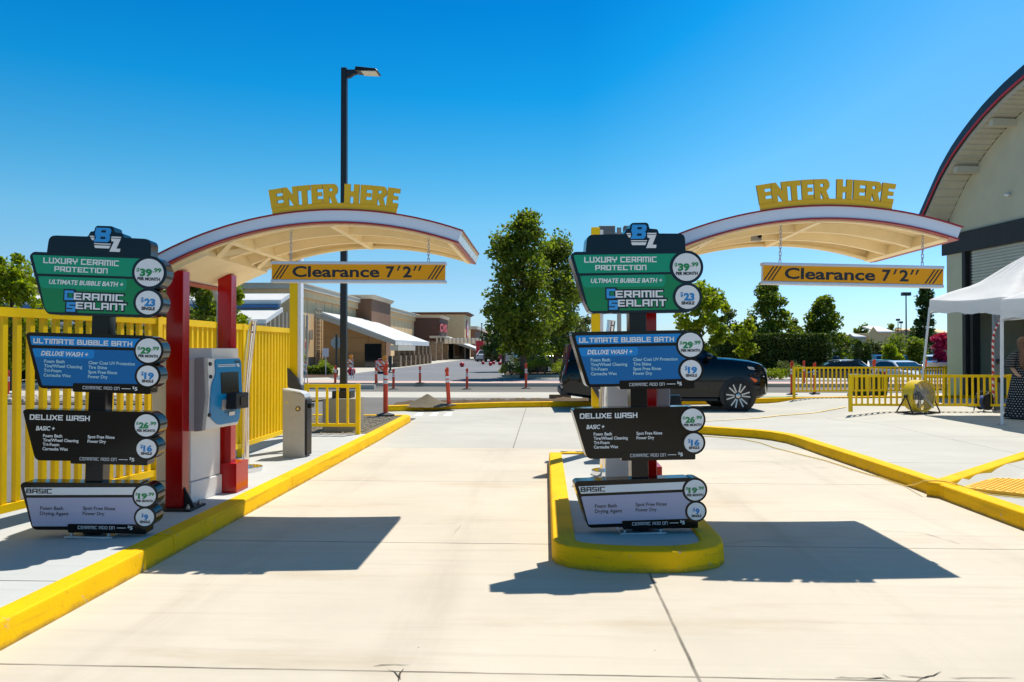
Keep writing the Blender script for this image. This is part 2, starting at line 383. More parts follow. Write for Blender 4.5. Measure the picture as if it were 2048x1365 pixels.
for pts, w in (([(745,1334),(790,1331),(835,1333)],.004),([(795,1365),(800,1350),(812,1333)],.006),([(800,1362),(790,1345),(765,1336)],.003),([(1672,1358),(1720,1356),(1790,1360)],.005),
               ([(1766,1349),(1790,1365)],.004),([(1800,1352),(1850,1358),(1893,1343)],.006),([(1830,1364),(1893,1343)],.003),([(1900,1357),(2048,1358)],.003)): crack(pts, w, CRK)
for pts, w in (([(505,1052),(560,1046),(770,1049),(920,1048)],.003),([(640,1068),(700,1058),(720,1050)],.003),([(905,1072),(925,1048)],.002),([(1620,1058),(1760,1062),(1850,1068),(1930,1092)],.004),([(1480,1052),(1640,1056)],.003),([(1440,1090),(1500,1082),(1640,1085)],.004),
               ([(1410,923),(1545,924),(1570,934),(1590,938)],.003),([(1560,941),(1660,935)],.004),([(840,945),(1090,943)],.002),([(700,918),(760,915),(1080,916)],.002)): crack(pts, w, CRL)
b = MB(); b.box(-4.85,-3.0,-6,12.85,-.1,.146); struct(b, 'pavement', WALK)
# white painted bars on the forecourt
b = MB()
for a in ((828,848,826,833),(858,878,826,833),(886,906,826,833)):
    b.sheet([G(a[0],a[3]), G(a[1]-6,a[3]), G(a[1],a[2]), G(a[0]+8,a[2])], .004, 'xy')
struct(b, 'road_marking', M('worn_white_line', (.80,.80,.77), .8, .1, 9))
b = MB(); p = [G(1405,853), G(1480,842), G(1560,832.5), G(1640,826.5), G(1705,824)]
for (a, c) in zip(p, p[1:]): b.sheet([a, c, (c[0]-.05,c[1]+.11), (a[0]-.05,a[1]+.11)], .16, 'xy')

# kerbs: separate cast blocks with open joints, one run per object
def kerb(name, path, w, h, side=1, z=0.0, joint=3.0, closed=False, m=None):
    P = [Vector(p) for p in path]; n = len(P); off = []
    for i in range(n):
        d = Vector((0,0))
        if i > 0 or closed: d += (P[i]-P[i-1]).normalized()
        if i < n-1 or closed: d += (P[(i+1) % n]-P[i]).normalized()
        d.normalize(); k = 1.0
        if 0 < i < n-1: k = 1/max(.5, d.dot((P[i]-P[i-1]).normalized()))
        off.append(Vector((-d.y, d.x))*side*k)
    # resample into blocks
    pts = []; s = 0
    for i in range(n-1):
        L = (P[i+1]-P[i]).length; k = max(1, int(L/.25))
        for j in range(k): t = j/k; pts.append((P[i].lerp(P[i+1], t), off[i].lerp(off[i+1], t), s+L*t))
        s += L
    pts.append((P[-1], off[-1], s))
    b = MB(); bl = []; prevj = 0
    prof = [(-.012,-.06),(-.002,h-.018),(.004,h-.006),(.016,h),(w-.01,h),(w,h-.01),(w,-.06)]
    def flush():
        if len(bl) > 1:
            b.rings([[(q.x+o.x*a, q.y+o.y*a, z+c) for a, c in prof] for q, o, _ in bl])
    for q in pts:
        bl.append(q)
        if int(q[2]/joint) != prevj:
            prevj = int(q[2]/joint); q0, o0, s0 = q; last = bl[-2]
            d = (q0-last[0]).normalized()*.008
            bl[-1] = (q0-d, o0, s0); flush(); bl.clear(); bl.append(q)
    flush()
    return struct(b, name, m or KERBY, smooth=25)
kc = G(823,843.5)                                   # far corner of the left kerb
kerb('kerb', [(-2.9,-6),(-2.9,3),(-2.9,9),(-2.92,13),(kc[0]+.0,kc[1]-.15),(kc[0]-.1,kc[1]+.05),(-5.2,kc[1]+.1)], .17, .15, 1, joint=2.9)
isl = [(.05,10.6),(.05,8),(.05,5.72),(.085,5.60),(.17,5.51),(.30,5.45),(.5,5.405),(.745,5.39),(.99,5.405),(1.18,5.46),(1.32,5.55),(1.40,5.68),(1.43,5.86),(1.43,8),(1.43,10.6)]
isl = [(.06+(x-.05)*.945, y+.035 if y < 7 else y) for x, y in isl]
kerb('kerb', isl, .17, .155, 1, joint=40)
kerb('kerb', [(1.20,10.6),(.22,10.6)], .15, .152, -1, joint=40)
b = MB(); b.prism([(.20,10.55)] + [(.71+(x-.71)*.80, 5.42+(y-5.42)*.97+.14) for x, y in isl[2:13]] + [(1.23,10.55)], -.05, .135, 'xy'); struct(b, 'traffic_island', ISL)
rk = [(4.32,-6),(4.27,3), G(2048,1060.5), G(1814,972), G(1712.7,935), G(1640,909.5), G(1600,895), G(1575,887), G(1543,881), G(1510,877), G(1450,872.5), G(1399,868.7), G(1345,866.5)]
kerb('kerb', rk, .18, .15, -1, joint=2.35)
bA, bB = Vector(G(1897,966,.15)), Vector(G(2048,915,.15)); bd = (bB-bA).normalized(); bC = bA+bd*9
kerb('kerb', [bA-bd*.15, bC], .17, .155, 1, joint=6)
kerb('kerb', fk, .18, .15, 1, joint=4.2)
# the raised terrace right of the lane, sloping to the forecourt
def rkx(y):
    for a, c in zip(rk, rk[1:]):
        if a[1] <= y <= c[1]: return a[0]+(c[0]-a[0])*(y-a[1])/(c[1]-a[1])
    return rk[-1][0]-.4
def sm(t): t = max(0, min(1, t)); return t*t*(3-2*t)
yend = rk[-1][1]-.02
def terz(x, y):
    n = (Vector((x,y))-bA).cross(bd) if False else (x-bA.x)*bd.y-(y-bA.y)*bd.x
    h = .148*(1-sm((y-14.4)/3.8)*(1-sm((x-6.6)/1.6)))
    if n > 0: h = .148-.078*sm(n/.10)
    if y > yend-.6: h = min(h, .148*sm((x-1.0)/1.6) if y > yend else h)
    return h
b = MB(); rows = [-6,-3,0,2,3]+[3+.3*i for i in range(1,68)]; N = 60; R = []
for y in rows:
    x0 = rkx(min(y, yend))+.172 if y <= yend else max(1.0, rk[-1][0]-.2-(y-yend)*2.5)
    R.append([(x0+(30-x0)*(k/N)**1.5, y, terz(x0+(30-x0)*(k/N)**1.5, y)-.003) for k in range(N+1)])
b.rings(R, False, False); struct(b, 'terrace', PLAZA)
b = MB(); p = [G(1405,853), G(1480,842), G(1560,832.5), G(1640,826.5), G(1705,824)]
p = [Vector(a).lerp(Vector(c), t/6) for a, c in zip(p, p[1:]) for t in range(6)]
for (a, c) in zip(p, p[1:]):
    b.add([(x, y, terz(x, y)+.012) for x, y in (a, c, (c.x-.03,c.y+.09), (a.x-.03,a.y+.09))], [(0,1,2,3)])
struct(b, 'road_marking', M('worn_yellow_line', (.80,.60,.22), .8, .1, 9))
# gravel bed inside the left kerb, dirt strip behind the far kerb
flat('gravel_bed', [(-5.2,12.86),(-3.06,12.86),(-3.10,16.0),(kc[0]-.12,kc[1]-.1),(-5.2,kc[1]-.05)], .13, GRAVEL)
NS = 40; R = []
def fky(x):
    for a, c in zip(fk, fk[1:]):
        if a[0] <= x <= c[0]: return a[1]+(c[1]-a[1])*(x-a[0])/(c[0]-a[0])
    return fk[-1][1]
b = MB()
for j in range(9):
    R.append([(x, fky(x)+.17+j*.22, .10+.07*noise.noise((x*2.5,j*.9,1))+.05*noise.noise((x*7,j*2.,4))+(.05 if 1 < j < 7 else -.06 if j == 8 else 0)) for x in [fk[0][0]+.02+(2.2-fk[0][0])*i/150 for i in range(151)]])
b.rings(R, False, False); struct(b, 'dirt_strip', DIRT)
b = MB()
random.seed(3)
for i in range(900):
    x = random.uniform(-4.9,-3.25); y = random.uniform(13,16.5); r = random.uniform(.008,.022)
    b.sphere((x, y, .132+r*.3), r, 5, 3, (1.2, .9, .6))
tag(b.build('gravel', M('pebbles', (.36,.31,.25), .85, .4, 30)), kind='stuff')
flat('gutter', [(-60,25.2),(60,25.2),(60,28.6),(-60,28.6)], -.014, FARCON)
b = MB(); b.box(-120,120,33.0,33.25,-.1,ZL+.004); struct(b, 'kerb', FARCON)
b = MB(); b.rings([[(8,37.5,ZL),(8,420,ZL)],[(-400,37.5,ZL),(-400,420,ZL)]], False, False); b.rings([[(-400,33.25,ZL),(400,33.25,ZL)],[(-400,37.5,ZL),(400,37.5,ZL)]], False, False)
b.rings([[(8,37.5,ZL),(8,420,ZL)],[(9.5,37.5,ZR),(9.5,420,ZR)]], False, False); b.rings([[(9.5,39,ZR),(9.5,420,ZR)],[(400,39,ZR),(400,420,ZR)]], False, False)
b.rings([[(9.5,37.5,ZL),(400,37.5,ZL)],[(9.5,39,ZR),(400,39,ZR)]], False, False); b.add([(8,37.5,ZL),(9.5,37.5,ZL),(9.5,39,ZR),(9.5,37.5,ZR)], [(0,1,2)]); struct(b, 'car_park', ASPH2)
flat('pavement', [(-60,33.25),(60,33.25),(60,35.0),(-60,35.0)], ZL+.004, PAVER)
flat('pavement', [(-60,35.0),(-9.6,35.0),(-11.8,40),(-11.8,150),(-19.6,150),(-19.6,44),(-60,44)], ZL+.005, FARCON)
flat('pavement', [G(1000,757,ZL), (40,35.0), (40,40), G(1010,751,ZL)], ZL+.005, FARCON)
flat('lawn', [G(1690,801.5,.05), G(1905,800,.05), (16,26), (7,25.6)], .02, GRASS)
tp = MB(); PP = [Vector(G(*q)) for q in ((1922,975,.1),(1985,957,.1),(2150,962,.1),(2150,1000,.1))]
tp.prism([tuple(q) for q in PP], .05, .105, 'xy')
def inside(x, y): return all((PP[k-1].x-PP[k].x)*(y-PP[k].y)-(PP[k-1].y-PP[k].y)*(x-PP[k].x) > .02*(PP[k-1]-PP[k]).length for k in range(4))
sgn_ = 1 if inside(sum(q.x for q in PP)/4, sum(q.y for q in PP)/4) else -1
if sgn_ < 0: PP.reverse()
for i in range(60):
    for j in range(26):
        x_, y_ = 4.4+i*.065, 7.4+j*.065
        if inside(x_, y_): tp.lathe([(.020,0),(.015,.008)], 6, (x_, y_, .105))
tag(tp.build('tactile_pad', M('tactile_yellow', (.86,.47,.04), .7, .1, 6)), 'yellow dotted tactile pad set in the ramp behind the kerb', 'tactile paving')

# ------------------------------------------------------------------ foliage
def leaves(mb, c, r, n, s, sq=(1,1,1)):
    for _ in range(n):
        d = Vector((random.gauss(0,1), random.gauss(0,1), random.gauss(0,1))).normalized()*r*random.random()**.45
        p = Vector((c[0]+d.x*sq[0], c[1]+d.y*sq[1], c[2]+d.z*sq[2]))
        u = Vector((random.gauss(0,1), random.gauss(0,1), random.gauss(0,.8))).normalized()
        w = u.cross(Vector((random.gauss(0,1), random.gauss(0,1), random.gauss(0,1)))).normalized()
        k = s*random.uniform(.6,1.3)
        mb.add([p-u*k*.6, p+w*k*.42-u*k*.05, p+u*k*.7, p-w*k*.42], [(0,1,2,3)])
BARK = M('tree_bark', (.10,.075,.055), .9, .3, 9, bmp=.4, bscale=25)
LG = leafmat('leaf_mid', (.055,.085,.008), (.28,.31,.035), .5)
LY = leafmat('leaf_bright', (.13,.18,.006), (.36,.38,.02), .5)
LD = leafmat('leaf_dark', (.03,.06,.012), (.09,.14,.03), .35)
LO = leafmat('leaf_olive', (.07,.085,.025), (.17,.18,.07), .4)
LM = leafmat('flower_magenta', (.28,.01,.07), (.55,.03,.14), .3)
HEDGE = leafmat('leaf_hedge', (.035,.06,.010), (.14,.18,.03), .35)
CORE = M('twig_dark', (.012,.014,.006), .95, .4, 9)
def tree(name, label, px, base, top, half, m, shape='round', n=5200, leaf=.14, z0=ZL, trunk=.25, group=None, seed=1, Y=None, cat='tree', gap=.0):
    """px: trunk, base/top: image rows, half: half crown width in image columns"""
    random.seed(seed)
    if Y is None: x, y = G(px, base, z0)
    else: x, y = WY(px, base, Y)[0], Y
    s = FPX/y; H = WY(px, top, y)[1]-z0; w = half/s
    t = thing(name, label, cat, (x, y, z0), group=group)
    th = H*trunk; b = MB(); r0 = max(.05, H*.018)
    b.tube([(0,0,-.05),(.03*H*.1,0,th),(-.01*H,.02,H*.55),(.0,0,H*.9)], [r0*1.3,r0,r0*.6,r0*.12], 9)
    cl = []; nc = max(26, int(n/(115 if shape == 'poplar' else 90)))
    for i in range(nc):
        a = random.uniform(0,2*pi); v = random.random()
        if shape == 'round': prof = sqrt(max(0, 1-(2*v-1)**2))**.75*.95+.05
        elif shape == 'cone': prof = 1.3*(1-v)**.75*min(1, v*5+.55)+.1
        elif shape == 'poplar': prof = 1.2*min(1, v*3.6+.45)*(1-.18*v)*(1-v**5)**.6+.08
        else: prof = (1-abs(2*v-1)**3)*.9+.1
        rr = w*prof*(random.random()**.4)*(.75+.45*noise.noise((cos(a)*1.3, sin(a)*1.3, v*4+seed)))
        cl.append((cos(a)*rr, sin(a)*rr, th*.8+(H-th*.8)*v*.98))
    k = b
    for c in cl[::5]:
        k.tube([(0,0,max(th*.7, c[2]*.72)), (c[0]*.5,c[1]*.5,c[2]*.9), c], [r0*.35,r0*.22,r0*.08], 5)
    b.build('trunk', BARK, t, smooth=True, fixn=False)
    cr = MB(); cr0 = max(.16*w, .09*H)*(.9 if shape == 'poplar' else 1)
    for c in cl:
        q = cr0*random.uniform(.45,1.25)
        leaves(cr, c, q, int(n/nc), leaf, (1,1,.8))
    cr.build('crown', m, t, fixn=False); return t
def shrub(name, label, x, y, z, w, h, m, n=900, leaf=.07, group=None, cat='shrub', seed=1, d=None):
    random.seed(seed); t = thing(name, label, cat, (x, y, z), group=group); d = d or w
    b = MB()
    for i in range(7): b.tube([(0,0,-.02),(random.uniform(-.2,.2)*w,random.uniform(-.2,.2)*d,h*.6)], [.015,.006], 5)
    b.build('stem', BARK, t, fixn=False); c = MB()
    for i in range(max(6, n//60)):
        a = random.uniform(0,2*pi); v = random.random(); rr = sqrt(random.random())*(1-.35*v)
        leaves(c, (cos(a)*rr*w*.42, sin(a)*rr*d*.42, h*(.25+.6*v)), .2*min(w,h)+.05, 60, leaf)
    c.build('foliage', m, t, fixn=False); return t
def hedge(name, label, x0, x1, y, d, h, m, n=9000, leaf=.09, cat='hedge', seed=2, gapz=.0, z0=ZL):
    random.seed(seed); t = thing(name, label, cat, ((x0+x1)/2, y, z0)); w = x1-x0
    b = MB()
    for i in range(int(w/.9)+1):
        xx = -w/2+.3+i*.9; b.tube([(xx,0,-.05),(xx+.05,0,h*.5),(xx-.1,.1,h*.85)], [.05,.035,.01], 6)
    b.build('stem', BARK, t, fixn=False)
    c = MB()
    for _ in range(n):
        # denser towards the clipped faces
        f = random.random(); X = random.uniform(-w/2,w/2); Y_ = random.uniform(-d/2,d/2); Z = gapz+(h-gapz)*random.random()
        if f < .32: Z = h-abs(random.gauss(0,.07))
        elif f < .72: Y_ = -d/2+abs(random.gauss(0,.09))
        elif f < .82: X = random.choice((-1,1))*(w/2-abs(random.gauss(0,.08)))
        rnd = .35
        if Z > h-rnd and abs(X) > w/2-rnd:
            ex = abs(X)-(w/2-rnd); ez = Z-(h-rnd)
            if ex*ex+ez*ez > rnd*rnd: continue
        u = .13*noise.noise((X*.9, Z*1.1, seed)); p = (X, Y_+u, Z+.12*noise.noise((X*.8, Y_, 3)))
        leaves(c, p, .05, 1, leaf)
    c.mat(1).box(-w/2+.28, w/2-.28, -d/2+.3, d/2-.3, .1, h-.3)
    c.build('foliage', [m, CORE], t, fixn=False); return t

# ------------------------------------------------------------------ the big shop across the road
STUC = M('beige_stucco', (.78,.53,.27), .85, .06, 1.5, bmp=.1)
STUC2 = M('tan_stucco', (.46,.31,.17), .85, .06, 1.5, bmp=.1)
BROWN = M('brown_stucco', (.23,.115,.06), .85, .08, 1.2, bmp=.1)
GREYB = M('grey_beige_fascia', (.40,.37,.31), .8, .05, 1.5)
TRIM = M('cream_cornice', (.60,.52,.40), .75, .05, 2)
WROOF = M('white_metal_roof', (.66,.65,.62), .5, .05, 1)
OCHRE = M('ochre_wall', (.33,.18,.07), .85, .08, 1)  # the end wall's own brown
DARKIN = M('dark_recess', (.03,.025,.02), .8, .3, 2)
def brick(name, c1, c2, mort, sc=3.0):
    m, n, l, p = nodes(name); br = n.new('ShaderNodeTexBrick'); tc = n.new('ShaderNodeTexCoord')
    mp = n.new('ShaderNodeMapping'); mp.inputs['Rotation'].default_value = (pi/2, 0, 0)
    sp = n.new('ShaderNodeSeparateXYZ'); cb = n.new('ShaderNodeCombineXYZ'); l.new(tc.outputs['Object'], sp.inputs[0])
    l.new(mth(n, l, 'ADD', sp.outputs[0], sp.outputs[1]), cb.inputs[0]); l.new(sp.outputs[2], cb.inputs[1]); l.new(cb.outputs[0], br.inputs['Vector'])
    br.inputs['Scale'].default_value = sc
    br.inputs['Color1'].default_value = (*c1,1); br.inputs['Color2'].default_value = (*c2,1); br.inputs['Mortar'].default_value = (*mort,1)
    br.inputs['Mortar Size'].default_value = .03
    l.new(br.outputs['Color'], p.inputs['Base Color']); p.inputs['Roughness'].default_value = .9; return m
BRICK = brick('dark_brick', (.13,.055,.035), (.10,.045,.03), (.16,.10,.08), 1.3)
STONE = brick('ledge_stone', (.38,.27,.16), (.22,.14,.08), (.10,.07,.05), 2.2)
XF = -19.6
shop = thing('retail_store', 'long beige and brown single storey shop with white lean-to roofs across the road', 'shop', (XF, 70, ZL))
OX, OY = XF, 70
def SH(b, name, m, parent=None, **k):                # local to the shop's base
    b.v = [(x-OX, y-OY, z-ZL) for x, y, z in b.v]
    return b.build(name, m, parent if parent is not None else shop, **k)
y0 = XP(598, 700, XF)[0]; y1 = XP(712, 700, XF)[0]; zt = XP(598, 569, XF)[1]
b = MB(); b.box(-75, XF, y0, 140, 0, zt-.3); wall = SH(b, 'wall', STUC)
b = MB()
for i in range(26): yy = y0+2+i*2.4; b.box(XF, XF+.02, yy, yy+.05, 0, zt-.9)
def SUBV(b, off): b.v = [(x-off[0], y-off[1], z-off[2]) for x, y, z in b.v]
SH(b, 'panel_joint', GREYB)
b = MB(); b.mat(1).box(-75, XF+.45, y0-.45, 140, zt-.38, zt); b.mat(0).box(-75, XF+.22, y0-.22, 140, zt-1.0, zt-.38); SH(b, 'cornice', [STUC, TRIM], bevel=.02)
b = MB(); b.box(-75, XF+.52, y0-.52, 140, zt, zt+.10); SH(b, 'roof', TRIM)
# low base course of stone at the corner, pilaster of lattice
b = MB(); b.box(XF-1.2, XF+.08, y0-.08, y0+4, 0, 1.0); SH(b, 'plinth', STONE)
# wall things near the corner: lattice, light fitting, sign plates (right facing wall)
b = MB(); ya, za = XP(630, 618, XF); yb, zb = XP(641, 618, XF); _, zlo = XP(632, 732, XF)
for i in range(15):
    z = zlo+(za-zlo)*i/14; b.bar((XF+.12, ya, z), (XF+.12, yb, z), .08, .05)
for yy in (ya, (ya+yb)/2, yb): b.bar((XF+.1, yy, zlo), (XF+.1, yy, za), .08, .06)
SH(b, 'trellis', TRIM)
def plate(name, px0, px1, py0, py1, m, X=XF, t=.06, parent=None):
    y_a, z_a = XP(px0, py0, X); y_b, _ = XP(px1, py0, X); _, z_b = XP(px0, py1, X)
    b = MB(); b.box(X+.01, X+t, min(y_a,y_b), max(y_a,y_b), z_b, z_a); return SH(b, name, m)
plate('notice', 608.5, 612, 684, 696, M('red_sign', (.55,.03,.03), .5, .1, 6)); plate('notice', 610, 614, 715, 721, M('red_sign', (.55,.03,.03), .5, .1, 6))
plate('vent', 604, 615, 703, 708, GREYP); plate('wall_light', 606, 608, 654, 678, GALV, t=.25); plate('wall_light', 618, 620, 660, 680, GALV, t=.25)
# sloped garden roofs on the end wall
XR = -18.9
def slope(px_e, py_e, px_r, py_r, name, gable=True, x0=-46):
    ye, ze = XP(px_e, py_e, XR); yr, zr = XP(px_r, py_r, XR)
    b = MB(); b.hexa([(x0,ye,ze-.3),(XR,ye,ze-.3),(XR,yr,zr-.3),(x0,yr,zr-.3)], [(x0,ye,ze),(XR,ye,ze),(XR,yr,zr),(x0,yr,zr)])
    SH(b, name, WROOF); return ye, ze, yr, zr
ye, ze, yr, zr = slope(532, 639, 566, 615.5, 'canopy_roof')
b = MB()
for i in range(12):
    t = i/11; yy = ye+(y0-ye)*t; z1 = ze+(zr-ze)*min(1, (yy-ye)/(yr-ye)); b.box(XR-.15, XR, yy, yy+.14, 0, z1-.3)
b.box(-46, XR-.16, ye+.1, ye+.3, 0, ze-.3)
for i in range(9): b.box(XR-3*i-.4, XR-3*i-.16, ye-.06, ye+.1, 0, ze-.3)
SH(b, 'slat_wall', GREYB)
ye2, ze2, yr2, zr2 = slope(562, 600, 580, 587.5, 'canopy_roof')
b = MB(); b.box(-46, XR-.1, ye2+.05, ye2+.3, zr-.1, ze2-.3)
SH(b, 'clerestory', GREYB)
b = MB()
for i in range(10): b.box(XR-1.9-i*2.4, XR-.3-i*2.4, ye2+.0, ye2+.04, zr+.15, ze2-.35)
SH(b, 'window', GLASS)
b = MB(); b.box(-46, XR-.1, ye2-.25, ye2-.05, zr-.05, zr+.18); SH(b, 'awning_valance', M('blue_valance', (.03,.12,.3), .6, .1, 3))
# tower 1 (brown)
def tower(px0, px1, pxf, pyt, pyc, X0, m, trim, name, corn=.55, over=.4):
    """px0: rear corner on the facade, px1: front corner, pxf: far corner of the front"""
    ya = XP(px0, 700, X0)[0]; Xf = WY(px1, 700, ya)[0]; yb = XP(pxf, 700, Xf)[0]; zt = WY(px1, pyt, ya)[1]; zc = WY(px1, pyc, ya)[1]
    b = MB(); b.box(X0-6, Xf, ya, yb, 0, zc); SH(b, name, m)
    b = MB(); b.hexa([(X0-6,ya-.1,zc),(Xf+.1,ya-.1,zc),(Xf+.1,yb+.1,zc),(X0-6,yb+.1,zc)], [(X0-6,ya-over,zt),(Xf+over,ya-over,zt),(Xf+over,yb+over,zt),(X0-6,yb+over,zt)]); SH(b, 'cornice', trim)
    return ya, yb, Xf, zt
ta = tower(712, 743, 781, 590.5, 598, XF, BROWN, TRIM, 'tower')
tb = tower(828, 879, 895.5, 631, 636, XF, BRICK, TRIM, 'tower')
tc_ = tower(862, 929, 941, 625, 629.5, XF, STUC, M('brown_trim', (.16,.07,.04), .8, .1, 2), 'tower', over=.7)
# rust red logo letters on the brick tower, ring and dot emblem on the beige one (right facing walls)
SIGNR = M('sign_red', (.60,.012,.02), .4, .06, 3); SIGNW = M('sign_white', (.75,.72,.74), .4, .05, 3)
yc = XP(884.5, 700, tb[2])[0]; z0_ = XP(884, 668, tb[2])[1]; b = MB()
def side(X, yr0, zr0, k): return lambda a, c: (X, yr0+a*k, zr0+c)
for e in (.10, .16):
    text(b, 'CVS', 0, 0, 1.15, 0, 'l', 8.0, bold=.05, f=lambda a, c: (tb[2]+e, yc-3.6+a, z0_+.35+c))
SH(b, 'sign_lettering', SIGNR)
yc = XP(933.8, 700, tc_[2])[0]; zc = (XP(933.8, 643, tc_[2])[1]+XP(933.8, 677, tc_[2])[1])/2
for r0, r1, m, e in ((1.75,1.2,SIGNR,.14),(1.2,.62,SIGNW,.16),(.62,0,SIGNR,.18)):
    b = MB(); o = circ((yc,zc), r0, 32)
    b.prism(o, tc_[2]+.02, tc_[2]+e, 'yz'); SH(b, 'emblem', m)
# lean-to 1: white roof falling to the right over an ochre end wall
def leanto(pxA, pyA, pxB, pyB, pxC, pyC, Yd, m, name, thick=.42):
    xA, zA = WY(pxA, pyA, Yd); xB, zB = WY(pxB, pyB, Yd)
    yC = XP(pxC, pyC, xB)[0]
    b = MB(); b.hexa([(xA,Yd,zA-thick),(xB,Yd,zB-thick),(xB,yC,zB-thick),(xA,yC,zA-thick)], [(xA,Yd,zA),(xB,Yd,zB),(xB,yC,zB),(xA,yC,zA)]); SH(b, name, [WROOF])
    b = MB(); b.hexa([(xA-.5,Yd-.08,zA-thick-.04),(xB+.1,Yd-.08,zB-thick-.04),(xB+.1,Yd-.002,zB-thick-.04),(xA-.5,Yd-.002,zA-thick-.04)], [(xA-.5,Yd-.08,zA-.06),(xB+.1,Yd-.08,zB-.06),(xB+.1,Yd-.002,zB-.06),(xA-.5,Yd-.002,zA-.06)]); SH(b, 'roof_fascia', GREYB)
    return xA, zA, xB, zB, yC
Yd = y0+2.8
xA, zA, xB, zB, yC = leanto(643, 624, 789, 680, 858, 694, Yd, WROOF, 'lean_to_roof')
b = MB(); P = [(xA,0),(xB-.9,0),(xB-.9,zB-.1),(xA,zA-.45)]; b.prism(P, Yd+.5, Yd+.9, 'xz'); SH(b, 'end_wall', OCHRE)
b = MB()
for zz in (1.3, 2.6): b.box(xA, xB-1.2, Yd+.48, Yd+.5, zz, zz+.03)
for q in (.3, .62, .8): xx = xA+(xB-xA)*q; b.box(xx, xx+.04, Yd+.47, Yd+.5, 0, zA-.6-(zA-zB)*q)
SH(b, 'panel_joint', BROWN)
b = MB(); b.box(xB-2.6, xB-1.2, Yd+.44, Yd+.5, 0, 2.1); SH(b, 'door', GLASS)
b = MB(); b.box(xB-.35, xB+.35, Yd-.2, Yd+8, zB-.9, zB-.45); SH(b, 'eave_beam', TRIM)
k = 0
for f in (.02,.16,.30,.44,.58,.72,.86,.99):
    yy = Yd+.6+(yC-Yd-1.2)*f; b = MB(); b.box(xB-.35, xB+.3, yy, yy+.7, 0, 1.1); b.box(xB-.22, xB+.18, yy+.1, yy+.6, 1.1, zB-.42); SH(b, 'column', STONE)
# timber pergola band beneath the brick tower, columns on
Yp = tb[0]; b = MB(); b.box(xB-4, tb[2]+1.6, Yp-5, Yp-.3, 3.3, 3.6)
for i in range(12): b.box(xB-3+i*.55, xB-2.8+i*.55, Yp-5.2, Yp-.3, 2.5, 3.3)
SH(b, 'pergola', TRIM)
for i in range(5): b = MB(); b.box(tb[2]+.8, tb[2]+1.5, Yp-26+i*6, Yp-25.3+i*6, 0, 2.7); SH(b, 'column', STONE)
# lean-to 2
Yd2 = tb[0]+2
xa, za, xb, zb, yc2 = leanto(885, 672.5, 950, 697, 962, 700.5, Yd2, WROOF, 'lean_to_roof', .35)
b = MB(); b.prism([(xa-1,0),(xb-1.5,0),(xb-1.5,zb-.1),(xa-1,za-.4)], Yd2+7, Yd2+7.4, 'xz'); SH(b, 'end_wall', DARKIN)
b = MB(); b.box(xa+1.0, xa+2.6, Yd2+6.9, Yd2+7, 0, 2.4); SH(b, 'door', GLASS)
b = MB(); b.box(xa+.8, xa+1.0, Yd2+6.85, Yd2+7, 0, 2.5); b.box(xa+2.6, xa+2.8, Yd2+6.85, Yd2+7, 0, 2.5); b.box(xa+1, xa+2.6, Yd2+6.85, Yd2+7, 2.4, 2.5); SH(b, 'door_frame', TRIM)
for i in range(4): b = MB(); b.box(xb-.3, xb+.4, Yd2+1+i*5, Yd2+1.7+i*5, 0, zb-.35); SH(b, 'column', STONE)
# lower shop wing running on into the distance
wing = thing('retail_wing', 'brown low shop building far beyond the red emblem tower', 'shop', (-14, 150, ZL))
b = MB(); b.box(-14,0,0,70,0,WY(945,659,150)[1]-ZL); b.build('wall', BROWN, wing)
b = MB(); b.box(-14,.5,-.4,70,WY(945,659,150)[1]-ZL,WY(945,653,150)[1]-ZL); b.build('roof', TRIM, wing)
b = MB(); b.box(0,1.0,18,40,0,3.6); b.build('storefront', STUC, wing)
b = MB(); b.box(0,2.5,17,42,3.6,4.1); b.build('awning', SIGNW, wing)
# ------------------------------------------------------------------ price menu signs
SG = 252.0; SBX, SBY = G(1283, 1069, .135)
def L(px, py): return ((px-1283)/SG, (700-py)/SG + CAMH - .135)
def LP(pts): return [L(*p) for p in pts]
GREEN1 = M('sign_green_light', (.004,.30,.155), .2, .04, 2, spec=.35)
GREEN2 = M('sign_green', (.002,.22,.07), .2, .04, 2, spec=.35)
BLUE1 = M('sign_blue_light', (.004,.24,.64), .2, .04, 2, spec=.35)
BLUE2 = M('sign_blue', (.001,.135,.39), .2, .04, 2, spec=.35)
LAV = M('sign_lavender', (.42,.41,.55), .2, .04, 2, spec=.35)
SWHITE = M('sign_white_face', (.78,.78,.79), .2, .03, 2, spec=.35)
CHAR = M('sign_charcoal', (.009,.008,.006), .12, .1, 2, spec=.22)
T_WHITE = M('letter_white', (.80,.80,.80), .4, .02, 3); T_GREY = M('letter_grey', (.48,.48,.50), .4, .02, 3)
T_BLACK = M('letter_black', (.012,.012,.014), .4, .05, 3); T_GREEN = M('letter_green', (.004,.23,.06), .4, .03, 3)
T_BLUE = M('letter_blue', (.01,.22,.55), .4, .03, 3); T_CYAN = M('letter_pale_blue', (.42,.66,.74), .4, .03, 3)
LOGOB = M('logo_blue', (.02,.30,.72), .3, .03, 3, coat=.4)

